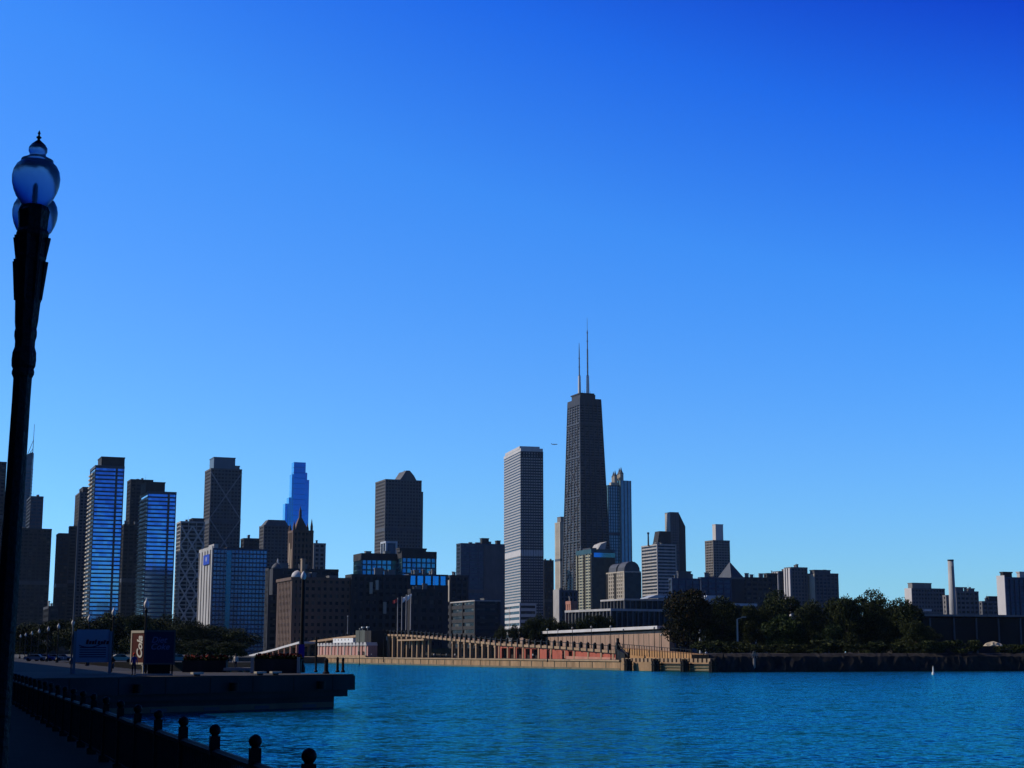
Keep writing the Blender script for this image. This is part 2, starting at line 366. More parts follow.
blue(140.3,148,176.4,491,1250,-.05,.62,9,'shorter striped blue tower, its dark penthouse set to the left')
tw('apartment_tower','dark flat-topped tower standing behind and left of the shorter striped blue tower',127.5,131,153,479,1420,'dark_stone','g_dark',3.4,.5,5,1.2)
tw('apartment_block','dark lower block filling the gap between the two striped blue towers',121,124,140,524,1350,'dark_stone','g_dark',3.4,.5,5,1)
# --- lattice block
T = tw('lattice_tower','pale concrete tower wrapped in a zigzag lattice, right of the shorter striped blue tower',177,181,204.5,521,1350,'pale_conc','g_dark',3.4,.30,6,.7,.3,band='pale_conc')
root,W,D,H = T
for i in range(6):
    z0 = H-4-(i+1)*17
    for a,b_ in ((0,.5),(.5,0),(.5,1),(1,.5)):
        mb = MB(); mb.xz([(a*W-.7,z0),(a*W+.7,z0),(b_*W+.7,z0+17),(b_*W-.7,z0+17)],-.8-(a>b_)*.15,.2); mb.build('brace',M['white_marble'],root)
pent(T,.5,1,.1,.8,3,1180,'slate')
# --- tower with the large X
T = tw('braced_tower','tall grey tower with large faint crosses on its front and bluish roof block',205.2,211.2,241.8,468,1500,'warm_grey','g_dark',3.5,.5,3.2,1.0,.2,units=0)
root,W,D,H = T
brace(T,'brace_grey','front',3,H-139,H-4,.6,-.55)
pent(T,.1,.8,.1,.8,11,1500,'steel0')
pent(T,.8,.95,.1,.5,3,1500,'roof_grey')
# --- blue hotel
T = tw('hotel','broad blue glass hotel slab with a pale ribbed end wall and small blue sign',200.8,213.8,267.5,548,1100,'blue_band','g_blue',3.1,.3,2.6,.3,.15,units=0,pmat='navy_panel',roof=1.2)
root,W,D,H = T
root.children
M['hotel_glass'] = glass('hotel_glass', (.10,.19,.25), (.12,.22,.28), .25, .8, .4)
[q for q in COL.objects if q.parent == root and q.name.startswith('glazing')][0].data.materials[0] = M['hotel_glass']
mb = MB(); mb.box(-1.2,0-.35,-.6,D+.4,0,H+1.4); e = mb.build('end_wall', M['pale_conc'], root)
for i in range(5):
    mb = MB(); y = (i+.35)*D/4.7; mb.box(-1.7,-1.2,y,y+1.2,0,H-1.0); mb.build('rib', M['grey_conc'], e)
mb = MB(); mb.box(-2.1,-1.7,.10*D,.55*D,H-11,H-4); sg = mb.build('sign', mat('sign_blue',(.02,.06,.45),.5,.05), root)
def text(s, size, mt, parent, loc, rot, extrude=.02, name='lettering', bold=0, shear=0, cname=None, xs=1):
    cu = bpy.data.curves.new(name, 'FONT'); cu.body = s; cu.size = size; cu.extrude = extrude; cu.align_x = 'CENTER'; cu.align_y = 'CENTER'
    cu.offset = bold; cu.shear = shear; cu.space_line = .8
    t = bpy.data.objects.new(name, cu); COL.objects.link(t)
    dg = bpy.context.evaluated_depsgraph_get(); me = bpy.data.meshes.new_from_object(t.evaluated_get(dg))
    bpy.data.objects.remove(t)
    o = bpy.data.objects.new(name, me); COL.objects.link(o); me.materials.clear(); me.materials.append(mt); o.parent = parent; o.location = loc; o.rotation_euler = rot; o.scale = (xs,1,1)
    return o
M['white_paint'] = mat('white_paint', (.75,.75,.72), .5, .05)
text('W', 5.2, M['white_paint'], sg, (-2.13,.32*D,H-7.5), (R(90),0,R(-90)))
mb = MB(); mb.box(2,W-1.5,-.5,-.16,7.5,9.3); mb.build('teal_strip', M['teal_frame'], root); mb = MB(); mb.box(.24*W,.33*W,-.4,-.2,9.5,H-1.5); mb.build('glass_strip', M['g_deep'], root)  # plain teal strip low on the front, then the glass strip
mb = MB(); mb.box(.05*W,.13*W,.2*D,.6*D,H-.6,H+3.6); mb.build('water_tank', M['pale_conc'], root)
mb = MB(); mb.box(.32*W,.78*W,.3*D,.6*D,H-.6,H+1.8); mb.build('plant_room', M['dark_stone'], root)
tw('apartment_block','dark squat block peeping over the roof of the blue hotel',241,244,259,538,1400,'dark_stone','g_dark',3.6,.5,5,1)
T = tw('round_shouldered_tower','grey-brown tower with cut shoulders, left of the slender blue stepped tower',259.5,264,289.5,525,1600,'warm_grey','g_dark',3.5,.45,4,1.3,units=0)
root,W,D,H = T
mb = MB(); mb.frustum(.02*W,.98*W,.02*D,.98*D,H-.5,.2*W,.85*W,.2*D,.8*D,H+6); mb.build('crown', M['warm_grey'], root)
# --- slender blue stepped tower
def stepped():
    Y = 2300; P = at(294, 462, Y); root = empty('stepped_tower', (P.x,P.y,G), PHI, 'slender deep blue glass tower with stepped shoulders', 'building')
    k = Y/F; H = P.z-G
    mb = MB(); mb.box(0,12.2*k,0,14,0,H); core = mb.build('glazing', M['g_deep'], root)
    for x0,x1,y0,yt in ((12.2,14.3,2,472),(14.3,16.8,4,479),(-3.0,0,8,497),(-6,-3.0,12,503),(-1.2,0,3,474)):
        zt = at(300,yt,Y).z-G; mb = MB(); mb.box(x0*k,x1*k,y0,y0+14,0,zt); mb.build('setback', M['g_deep'], root)
    z = H-8
    mb = MB(); mb.box(-.12,12.2*k+.02,-.12,13.9,0,.35); a = mb.build('floor_band', M['blue_band'], root, (0,0,z)); z -= 8
    while z > 20: copy_obj(a,(0,0,z),root); z -= 8
    for x in (3.0,6.5,10): mb = MB(); mb.box(x*k,x*k+.25,-.2,.1,0,H); mb.build('mullion', M['g_deep'], root)
stepped()
# --- gothic tower
T = tw('gothic_tower','brown stone gothic tower with a steep pointed roof and corner pinnacles',288.8,293.5,313,530,1000,'brown_stone','g_dark',3.8,.45,2.6,1.1,.35,units=0)
root,W,D,H = T; k = 1000/F
mb = MB(); mb.frustum(.1*W,.82*W,.1*D,.8*D,H-.5,.36*W,.52*W,.38*D,.52*D,H+13*k); mb.box(.38*W,.5*W,.4*D,.5*D,H+13*k,H+19*k)
mb.frustum(.38*W,.5*W,.4*D,.5*D,H+19*k,.44*W,.44*W+.1,.45*D,.45*D+.1,H+25*k); mb.build('spire', M['brown_stone'], root)
for (u,v,h) in ((.04,.05,6),(.94,.05,8),(.04,.9,5),(.94,.9,6)):
    mb = MB(); x,y = u*W,v*D; mb.box(x-.7,x+.7,y-.7,y+.7,H-3,H+h*k*.5); mb.frustum(x-.7,x+.7,y-.7,y+.7,H+h*k*.5,x-.05,x+.05,y-.05,y+.05,H+h*k*1.5); mb.build('pinnacle', M['brown_stone'], root)
mb = MB(); mb.box(-.6,-.36,1.5,D*.3,0,H-12); mb.box(-.6,-.36,D*.5,D*.75,0,H-8); mb.build('sunlit_strip', M['tan'], root)  # tan strips put the sunlight on the left side into the colour
tw('apartment_block','small grey-tan block right of the gothic tower',312.5,314,325.5,543,1250,'grey_conc','g_dark',3.5,.45,4,1.4,units=1)
tw('apartment_block','low black block behind the brown brick warehouse, under the gothic tower',266,269,338,568,900,'dark_stone','g_dark',3.8,.5,5,1.4,units=5)
# small white dome and chimneys on the roofs
def dome_house():
    Y = 860; P = at(273,569,Y); k = Y/F
    root = empty('domed_pavilion', (P.x,P.y,P.z-14), PHI, 'small grey roof dome with a white tip, left below the gothic tower', 'dome')
    mb = MB(); mb.box(0,10*k,0,8,0,14.2); mb.build('drum', M['dark_stone'], root)
    mb = MB(); mb.lathe([(5*k,14.2),(4.6*k,14.2+2*k),(3.4*k,14.2+4*k),(1.6*k,14.2+5.5*k),(.8*k,14.2+6*k)],16,(5*k,4)); mb.build('dome', M['warm_grey'], root, smooth=True)
    mb = MB(); mb.lathe([(.8*k,14.2+6*k),(1.0*k,14.2+8*k),(.2,14.2+10.5*k)],10,(6.5*k,4)); mb.build('lantern', M['white_marble'], root)
dome_house()
# --- brown brick warehouse
T = tw('brick_warehouse','long brown brick warehouse with a sunlit left end, behind the ramp',278,292.5,352,577,790,'brown_stone','g_dark',3.6,.55,3.0,1.5,.25,units=5,cornice=.5)
root,W,D,H = T
mb = MB(); mb.box(.18*W,.235*W,.1*D,.2*D,H-.6,H+9); mb.box(.175*W,.24*W,.09*D,.21*D,H+9,H+9.6); mb.build('chimney', M['tan'], root)
mb = MB(); mb.lathe([(3.0,H-.6),(3.0,H+1),(2.6,H+2.2),(1.5,H+3.2),(.3,H+3.7)],16,(.13*W,.2*D)); mb.build('roof_dome', M['white_marble'], root, smooth=True)
T = tw('warehouse','dark brick warehouse wing with pale chimneys, right of the long brown one',346,352,410,574,800,'dark_stone','g_dark',3.9,.5,3.6,1.5,.25,units=3)
root,W,D,H = T
for (u,dz) in ((.32,-1),(.42,1),(.56,-11)):
    mb = MB(); x = u*W; mb.box(x-.7,x+.7,-1.6,-.3,H+dz-9,H+dz-3 if dz!=1 else H+dz-4); mb.build('vent_stack', M['cream'], root)
# --- dark tower with a pointed crown
T = tw('crowned_tower','dark brown tower with a pitched crown and twin spikes, standing alone mid-left',375.6,385.6,421.5,479,1650,'warm_grey','g_dark',3.6,.5,3.4,1.2,.2,units=0)
root,W,D,H = T; k = 1650/F
mb = MB(); mb.xz([(.44*W,H-.5),(W,H-8*k),(W,H-6*k),(.94*W,H-3*k),(.82*W,H+5*k),(.7*W,H+10*k),(.6*W,H+10*k),(.5*W,H+4*k),(.44*W,H+1)],.1*D,.8*D); mb.build('crown', M['warm_grey'], root)
for u in (.6,.72): mb = MB(); mb.tube((u*W,.3*D,H+7*k),(u*W,.3*D,H+11*k),.5,.2,5); mb.build('spike', M['black_metal'], root)
for u,h in ((1.0,-5),(1.05,-11)):
    mb = MB(); mb.box(.9*W,u*W+1.2*k,.1*D,.9*D,0,H+h*k); mb.build('setback', M['warm_grey'], root)
# --- teal window block
T = tw('office_block','left half of the wide office block, blue-teal window grid under a dark roof band',353.8,362,397,553,1000,'teal_frame','g_teal',3.4,.25,3.4,.6,.15,units=2,cap='dark_stone',roof=4.5)
T = tw('office_block','right half of the wide office block, window grid under a stepped roof band',397,402,436.3,551,1000,'teal_frame','g_teal',3.4,.25,3.4,.6,.15,units=1,cap='dark_stone',roof=4.5)
pent(T,-.05,.72,.1,.8,2,1000,'dark_stone')
tw('roof_house','small pale blue-white block behind the teal windowed office, below the crowned tower',381,386,397,541,1150,'roof_pale','g_mid',0,.3,6,1,units=0)
T = tw('market_hall','low block with a single row of tall bright blue windows',405,409,447.5,574,820,'slate','g_deep',0,.3,4.2,.8,.2,units=6,roof=.8)
root,W,D,H = T; mb = MB(); mb.box(-.45,W+.3,-.45,D+.2,0,H-5.6); mb.build('lower_wall', M['dark_stone'], root)
tw('warehouse','plain black brick block behind the four flagpoles',409.5,411,445,589,770,'dark_stone','g_dark',4,.5,4,1.6,units=3)
T = tw('apartment_block','narrow dark block with a sunlit edge strip, left of the navy glass office box',447.5,450.5,468,575,950,'dark_stone','g_dark',3.8,.5,4,1.2)
root,W,D,H = T; mb = MB(); mb.box(-.7,-.36,.2,3.0,H-16,H-3); mb.build('wall_strip', M['cream'], root)  # cream strip carries the sunlit edge in its colour
T = tw('glass_office','boxy navy glass office block, faintly banded, left of the pale striped tower',456.5,461,504.5,543,1600,'navy_panel','g_mid',3.8,.4,9,.5,.15,units=3)
root,W,D,H = T; mb = MB(); mb.box(.52*W,W+.3,-.45,-.2,0,H-2); mb.build('dark_facade', M['slate'], root); pent(T,.5,.66,.2,.6,5,1600,'dark_stone'); pent(T,.85,.93,.2,.6,3,1600,'dark_stone')
tw('low_block','low dark office block with pale roof edge, left of the pale striped tower',451,475,500,600,850,'dark_stone','g_dark',3.8,.5,20,1,units=1,cap='pale_conc',roof=.7)
# --- white striped tower
T = tw('white_tower','tall pale tower, closely striped, with a white belt at mid height',503.8,520.8,542.8,448,1950,'white_marble','g_dark',3.5,.55,3.6,.0,.0,phi=R(14),units=2,roof=4)
root,W,D,H = T
M['stripe_grey'] = mat('stripe_grey', (.46,.44,.42), .6, .08)
for q in COL.objects:
    if q.parent == root and q.name.startswith('floor_band'): q.data.materials[0] = M['stripe_grey']
mb = MB(); mb.box(-.5,W+.5,-.5,D+.5,H-136,H-129); mb.build('belt_course', M['white_marble'], root)
n_ = 9
for i in range(n_+1):
    mb = MB(); x = i*W/n_; mb.box(x-.45,x+.45,-.5,.3,0,H-4); mb.build('mullion', M['slate'], root)
for i in range(8):
    mb = MB(); x = (i+.3)*W/8; mb.box(x,x+1.9,-.55,0,H-12,H-4.5); mb.build('louvre', M['black_metal'], root)
mb = MB(); mb.box(-.4,W*.9,D*.05,D*.9,H-.6,H+3); mb.build('plant_room', M['white_marble'], root)
k = 1950/F
T2 = tower('shop_podium','white marble podium with dark window strips at the foot of the pale striped tower',499.5,519.8,536,603,1900,'white_marble','g_dark',7,.5,60,1,.3,phi=R(14),units=0,roof=3,cat='podium')
root,W,D,H = T2
mb = MB(); mb.box(-4,W*.1,D*.8,D+2,H-10,H+3); mb.box(-4,W*.1,D*.8,D+2,H-34,H-24); mb.build('terrace', M['white_marble'], root)
# --- behind
tw('apartment_block','dark block in the shade between the pale striped tower and the sunlit slim one',541,544,553.5,560,2100,'dark_stone','g_navy',3.6,.4,4,1)
T = tw('slim_tower','slim sunlit stone tower tucked against the left foot of the black tapering tower',555,560,566,522,2300,'cream','g_dark',3.8,.5,3.2,2.2,units=0)
pent(T,.2,.9,.1,.8,5,2300,'grey_conc')
# --- the black tapering tower
def tapering():
    Y = 2070; P = at(580, 398, Y); H = P.z-G; k = Y/F
    root = empty('tapering_tower', (P.x,P.y,G), PHI, 'tallest tower, black and tapering, cross-braced, with two white masts', 'skyscraper')
    Wt, Dt, Wb, Db = 31.0, 40.0, 49.0, 70.0
    def c(z):      # footprint at height z: x0,x1,y0,y1
        t = 1-z/H; return (-1.5*t, Wt+(Wb-Wt-1.5)*t, -3*t, Dt+(Db-Dt-3)*t)
    mb = MB(); a = c(0); b_ = c(H); mb.frustum(a[0]+.5,a[1]-.5,a[2]+.5,a[3]-.5,0,b_[0]+.5,b_[1]-.5,b_[2]+.5,b_[3]-.5,H); mb.build('glazing', M['g_dark'], root)
    n = 96; fl = H/n
    for i in range(n):
        z = i*fl; a = c(z); mb = MB()
        mb.box(a[0],a[1],a[2],a[3],z+fl*.5,z+fl*(.98)); mb.build('floor_band', M['tower_band'], root)
    def p(face, u, z, out=.35):
        a = c(z)
        return Vector((a[0]+(a[1]-a[0])*u, a[2]-out, z)) if face == 'f' else Vector((a[0]-out, a[2]+(a[3]-a[2])*u, z))
    for face, nc in (('f',5),('l',5)):
        for i in range(nc+1):
            mb = MB(); mb.tube(p(face,i/nc,0,.1),p(face,i/nc,H-2,.1),1.1,.75,4); mb.build('column', M['tower_frame'], root)
        zs = [0, .235*H, .435*H, .61*H, .765*H, .90*H]
        for i in range(5):
            for u0,u1 in ((0,1),(1,0)):
                mb = MB(); mb.tube(p(face,u0,zs[i],.12),p(face,u1,zs[i+1],.12),.7,.7,4); mb.build('brace', M['tower_frame'], root)
            mb = MB(); mb.tube(p(face,0,zs[i+1],.4),p(face,1,zs[i+1],.4),1.2,1.2,4); mb.build('tie_beam', M['tower_frame'], root)
    a = c(H); mb = MB(); mb.box(a[0]-.5,a[1]+.5,a[2]-.5,a[3]+.5,H-9,H); mb.build('roof_parapet', M['black_metal'], root)
    mb = MB(); mb.box(2,Wt*.8,4,Dt*.8,H,H+6.5); mb.box(1,Wt*.74,3,Dt*.84,H+6.5,H+8); mb.build('penthouse', M['black_metal'], root)
    for (px, y0, seg) in ((579.5,343,[(2.2,393),(1.8,376),(1.0,375),(.7,352),(.3,343)]),(587.8,320,[(2.4,393),(1.9,376),(1.1,375),(1.1,351),(.8,350),(.7,331),(.3,330),(.2,318)])):
        q = at(px,395,Y+22); lx = (q.x-P.x)*math.cos(PHI)+(q.y-P.y)*math.sin(PHI); ly = -(q.x-P.x)*math.sin(PHI)+(q.y-P.y)*math.cos(PHI)
        prof = [(r_*1.05, at(px,yy,Y+22).z-G) for r_,yy in seg]; prof[0] = (prof[0][0], H+7)
        mb = MB(); mb.lathe(prof[:2],8,(lx,ly)); an = mb.build('mast_base', M['white_paint'], root)
        mb = MB(); mb.lathe(prof[1:],6,(lx,ly)); mb.build('mast', M['mast'], root)
        mb = MB()
        z = prof[1][1]
        while z < prof[-2][1]: mb.lathe([(1.3,z),(1.3,z+1)],6,(lx,ly)); z += 12
        mb.build('mast_collars', M['mast'], root)
    for i in range(6):
        mb = MB(); mb.tube((2+i*4.5,4+i*3,H+8),(2+i*4.5,4+i*3,H+11+i%3*1.5),.25,.1,5); mb.build('antenna', M['black_metal'], root)
M['tower_band'] = mat('tower_band', (.10,.10,.11), .45, .1); M['tower_frame'] = mat('tower_frame', (.085,.085,.095), .4, .1)
M['mast'] = mat('mast', (.12,.2,.28), .5, .1)
tapering()
tw('apartment_block','shaded grey block with white edge wall, at the left foot of the tapering tower',553.8,560,577,590,1000,'slate','g_dark',3.6,.3,3.0,1.2,.3,units=1)
q_ = [o for o in COL.objects if o.get('label','').startswith('shaded grey block')][0]
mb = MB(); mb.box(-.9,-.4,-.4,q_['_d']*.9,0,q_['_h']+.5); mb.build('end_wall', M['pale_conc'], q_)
# --- lantern tower
T = tw('lantern_tower','teal glass tower topped by small pointed lanterns, right of the black tapering tower',604,608,620,485,2250,'teal_frame','g_teal',4.5,.2,4,1.0,.2,units=0)
T = (T[0],T[1],T[2],T[3]); root,W,D,H = T; k = 2250/F
M['g_steel'] = glass('g_steel', (.14,.27,.29), (.17,.31,.33), .3, .5, .3)
for q in COL.objects:
    if q.parent == root and q.name.startswith('glazing'): q.data.materials[0] = M['g_steel']
mb = MB(); mb.box(W*.95,W*.95+12.2*k,-3,D*.8,0,H+5*k); b2 = mb.build('right_wing', M['g_steel'], root)
for i in range(4): mb = MB(); x = W*.95+i*12.2*k/3.2; mb.box(x,x+1,-3.4,-2.9,0,H+5*k); mb.build('fin', M['slate'], b2)
for (x,s_) in ((W*.75,.8),(W*1.25,1.0)):
    for oy in (0,12):
        mb = MB(); mb.lathe([(2.6*k*s_,H-1),(2.6*k*s_,H+12*k*s_),(2.6*k*s_,H+12*k*s_+.1)],8,(x+oy*.25,6+oy)); ln_ = mb.build('lantern', M['cream'], root)
        mb = MB(); mb.lathe([(2.9*k*s_,H+12*k*s_+.2),(1.3*k*s_,H+15*k*s_),(.1,H+19.5*k*s_)],8,(x+oy*.25,6+oy)); mb.build('pointed_roof', M['slate'], ln_)
mb = MB(); mb.box(W*.3,W*.95,2,D*.6,H-.6,H+3*k); mb.build('setback', M['cream'], root)
# --- green-cream balconied tower
T = tw('balcony_tower','mid-rise tower with pale green balconies on its sunlit left side',576.2,591.3,614.5,549,1750,'green_cream','g_dark',3.3,.5,7.5,1.4,.2,units=1,cap='teal_frame',roof=5,pmat='green_cream')
root,W,D,H = T
M['g_dteal'] = glass('g_dteal', (.012,.024,.026), (.02,.035,.038), .3, .1, .15)
mb = MB(); mb.box(.3,W+.35,-.5,-.28,0,H-5.2); mb.build('curtain_wall', M['g_dteal'], root)
for a_,b_ in ((.40,.52),(.0,.06),(.86,.93)): mb = MB(); mb.box(-.45,-.2,a_*D,b_*D,0,H-6); mb.build('dark_strip', M['strip0'], root)  # dark vertical strips laid proud over the balcony side
mb = MB(); mb.box(.1*W,W+.4,-.6,-.35,H-9,H-4); mb.build('glass_band', M['g_deep'], root)
mb = MB(); mb.xz([(.3*W,H-.5),(.62*W,H-.5),(.7*W,H+9),(.45*W,H+6)],2,D*.5); mb.build('roof_vane', M['pale_conc'], root)
pent(T,.1,.8,.2,.7,1,1750,'slate')
# --- barrel roofed block
T = tw('domed_block','cream stone block with dark rounded roofs, right of the balconied tower',606.5,624.2,640.5,571,1500,'cream','g_dark',3.6,.35,4.2,2.0,.3,units=0,roof=1.2)
root,W,D,H = T; k = 1500/F
def barrel(x0,x1,y0,y1,z,h):
    mb = MB(); pts = [(x0,z-.5)]+[(x0+(x1-x0)*(.5-.5*math.cos(t*math.pi/8)), z+h*math.sin(t*math.pi/8)**.7 if 0<t<8 else z) for t in range(9)]+[(x1,z-.5)]
    mb.xz(pts[::-1],y0,y1); return mb.build('barrel_roof', M['slate'], root)
barrel(.0*W,1.0*W,.02*D,.4*D,H-3,13*k); barrel(.1*W,.9*W,.55*D,.97*D,H-.0,9*k)
for a_,b_ in ((.44,.56),(.9,1.0)): mb = MB(); mb.box(-.5,-.2,a_*D,b_*D,0,H-1.3); mb.build('dark_strip', M['strip0'], root)  # dark vertical strips laid over the left face
mb = MB(); mb.box(.1,W+.45,-.62,-.36,0,H-1.4); mb.build('curtain_wall', M['g_dteal'], root)
tw('low_house','small salmon-coloured brick house in front of the green balconied tower',566.5,571,576,601,720,'salmon','g_dark',4,.5,3,1.2,units=2)
# --- the two long low glass halls
def fins(T, sp_, mt): 
    root,W,D,H = T; nx = int(W/sp_)
    return
tw('glass_hall','upper of two long low halls, pale roof edge and dark vertical fins',601.5,624.5,690,598.5,700,'slate','g_dark',0,.3,3.0,.35,.3,units=0,cap='pale_conc',roof=.8,pmat='warm_grey',phi=R(26))
tw('glass_hall','lower and longer of two low halls, white roof edge, above the ramp wall',566,611,690,608.5,620,'slate','g_dark',0,.3,2.6,.35,.3,units=0,cap='pale_conc',roof=.9,pmat='warm_grey',phi=R(30))
# --- right of the lantern tower
tw('grey_tower','pale grey horizontally striped office tower with a thin mast, behind the low halls',641.5,657,676,544,1700,'pale_conc','g_navy',3.6,.45,30,.8,.2,units=4,band='pale_conc')
q_ = [o for o in COL.objects if o.get('label','').startswith('pale grey horiz')][0]
mb = MB(); mb.tube((-1,q_['_d']*.5,q_['_h']-1),(-1,q_['_d']*.5,q_['_h']+12),1.0,.8,6); mb.lathe([(1.3,q_['_h']+12),(1.3,q_['_h']+14)],8,(-1,q_['_d']*.5)); mb.build('mast', M['black_metal'], q_)
def sloped():
    Y = 1850; P = at(657.5,543,Y); k = Y/F; t = at(655.5,531,Y)
    root = empty('sloped_block', (P.x,P.y,G), PHI, 'dark block with a sloping left shoulder behind the pale grey striped tower', 'building')
    z1 = P.z-G; z2 = t.z-G
    mb = MB(); mb.xz([(0,0),(15*k,0),(15*k,z2),(2.5*k,z2),(0,z1)],0,12); mb.build('wall', M['dark_stone'], root)
    for i in range(12): mb = MB(); z = z1-4-i*3.8; mb.box(-.2,15*k,-.25,.2,z,z+1.5); mb.build('window_band', M['g_dark'], root)
sloped()
T = tw('wedge_tower','tall dark tower with a sunlit left edge and a diagonally cut top',665,670.4,678.5,512,2100,'warm_grey','g_dark',3.6,.5,3.4,1.4,.2,units=0)
root,W,D,H = T; k = 2100/F
mb = MB(); z0 = H-14*k; mb.xz([(W-.5,0),(W+7.6*k,0),(W+7.6*k,z0),(W+1,H-1.5)],.3,D-.3); w_ = mb.build('wedge_wing', M['dark_stone'], root)
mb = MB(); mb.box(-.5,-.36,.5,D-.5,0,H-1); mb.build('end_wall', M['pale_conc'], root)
T = tw('capped_tower','grey tower with a bright box-shaped cap, standing alone right of the wedge-topped tower',705,713,729.5,540,2000,'grey_conc','g_dark',3.4,.45,4,1.2,.25,units=1)
pent(T,.22,.68,.1,.5,15.5,2000,'white_marble')
def pyramid():
    Y = 1150; P = at(731,577,Y); k = Y/F; root = empty('pyramid_roof_house', (P.x,P.y,G), PHI, 'dark building with a pointed pyramid roof, sunlit on its left slope', 'building')
    h = P.z-G; mb = MB(); mb.box(0,15*k,0,20,0,h); mb.build('wall', M['dark_stone'], root)
    mb = MB(); mb.frustum(0,14*k,-.3,20,h,6*k,6.3*k,9,9.4,h+15.5*k); mb.build('roof', M['slate'], root)
    mb = MB(); mb.box(-.4,15*k+.4,-.5,20.4,h-1.5,h); mb.build('cornice', M['warm_grey'], root)
pyramid()
T = tw('glass_block','navy glass block with a cluttered roof above the big tree, left one of the pair',669,672,700,578,1100,'navy_panel','g_mid',3.8,.4,6,.5,.2,units=3); pent(T,.25,.7,.2,.7,6,1100,'slate')
tw('glass_block','navy glass block above the big tree, right one of the pair, below the capped tower',699,701,731,577,1120,'navy_panel','g_mid',3.8,.4,6,.5,.2,units=2)
tw('low_block','plain dark block right of the pyramid roof',738,741,768,577,1300,'dark_stone','g_dark',3.8,.5,5,1.2,units=4)
tw('low_block','dark block with a small upper storey left of the ribbed white tower pair',764,767,777,573,1320,'dark_stone','g_dark',3.8,.5,5,1.2,units=1)
def ribs(T):
    for a,b_ in ((.02,.28),(.45,.62),(.8,.97)):
        mb = MB(); mb.box(-1.4,-.35,a*T[2],b_*T[2],0,T[3]-1); mb.build('rib', M['white_marble'], T[0])
T = tw('ribbed_block','white vertically ribbed apartment block, the lower left one of the pair',773,779,787,571,1500,'warm_grey','g_navy',3.4,.4,3.5,1.3,.3,units=1,group='white ribbed apartment blocks')
ribs(T)
T = tw('ribbed_block','white vertically ribbed apartment block, the taller right one of the pair',784.5,791,807,567,1480,'warm_grey','g_navy',3.4,.4,3.5,1.3,.3,units=3,group='white ribbed apartment blocks')
ribs(T)
T = tw('apartment_block','grey apartment slab with a pale end wall, rightmost before the sky gap over the trees',807.8,815,838,573,1480,'slate','g_navy',3.4,.4,4,1,.2,units=3); root,W,D,H=T
for i in range(5): mb = MB(); y = (i+.1)*D/5; mb.box(-.9,-.35,y,y+D/7,0,H-1); mb.build('wall_strip', M['cream'], root)
pent(T,.0,.7,.1,.7,2.5,1480,'slate')
T = tw('office_block','broad dark office block with a sunlit left end, left of the tall chimney',905,912,944.5,588,1500,'warm_grey','g_dark',3.8,.5,3.4,.9,.2,units=2); pent(T,.03,.62,.1,.7,4.5,1500,'grey_conc')
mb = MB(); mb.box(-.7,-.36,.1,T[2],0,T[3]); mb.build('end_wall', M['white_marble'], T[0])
def stack():
    Y = 900; P = at(950.6,561,Y); k = Y/F; root = empty('chimney_stack', (P.x,P.y,G), 0, 'tall slender pale chimney rising above the trees at right', 'chimney')
    h = P.z-G; mb = MB(); mb.lathe([(3.6*k,0),(3.4*k,h*.5),(2.9*k,h)],20); mb.build('shaft', M['pale_conc'], root, smooth=True)
    mb = MB(); mb.lathe([(3.1*k,h),(3.1*k,h+.8),(2.6*k,h+.8)],20); mb.build('rim', M['dark_stone'], root)
    mb = MB(); mb.box(-.3,.3,-3.7*k,-3.0*k,0,h-3); mb.build('ladder', M['grey_conc'], root)
stack()
tw('narrow_block','narrow pale block peeping out immediately left of the chimney foot',943.5,946,949,595,1300,'grey_conc','g_dark',3.8,.5,4,1.2,units=0)
T = tw('brown_block','brown block with an uneven roofline immediately right of the chimney',953,956,978,591,1250,'warm_grey','g_dark',3.6,.5,4,1.2,units=4); pent(T,0,.35,.1,.8,3,1250,'warm_grey'); pent(T,.6,.85,.1,.8,2,1250,'warm_grey')
T = tw('stepped_block','small distant block of mixed heights between the chimney group and the right edge slab',979,982,998,601,1300,'warm_grey','g_dark',3.6,.5,5,1.2,units=4); pent(T,.45,1,.1,.8,4,1300,'dark_stone')
T = tw('slab_block','blue-grey apartment slab with a bright white end wall at the right picture edge',997.5,1005,1048,577,950,'navy_panel','g_mid',3.3,.3,3.5,.8,.3,units=0); root,W,D,H=T
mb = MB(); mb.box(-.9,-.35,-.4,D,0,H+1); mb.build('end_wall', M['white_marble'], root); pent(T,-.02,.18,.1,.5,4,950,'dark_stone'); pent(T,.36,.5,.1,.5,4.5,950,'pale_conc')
# ---------------------------------------------------------------- trees
def leaf_mat(name, c, tip):
    m, n, l, b = nodes(name); b.inputs['Roughness'].default_value = .6; b.inputs['Specular IOR Level'].default_value = .05
    ge = n.new('ShaderNodeNewGeometry'); r = n.new('ShaderNodeValToRGB'); l.new(ge.outputs['Random Per Island'], r.inputs[0])
    r.color_ramp.elements[0].color = (*[x*.55 for x in c],1); r.color_ramp.elements[1].color = (*tip,1)
    e = r.color_ramp.elements.new(.6); e.color = (*c,1)
    l.new(r.outputs[0], b.inputs['Base Color']); b.inputs['Transmission Weight'].default_value = 0
    return m
M['leaf'] = leaf_mat('leaf_green', (.018,.026,.008), (.045,.052,.014)); M['leaf_rust'] = leaf_mat('leaf_rust', (.012,.014,.005), (.034,.020,.007))
M['leaf_light'] = leaf_mat('leaf_light', (.018,.030,.008), (.03,.045,.012)); M['bark'] = mat('bark', (.05,.04,.03), .9)
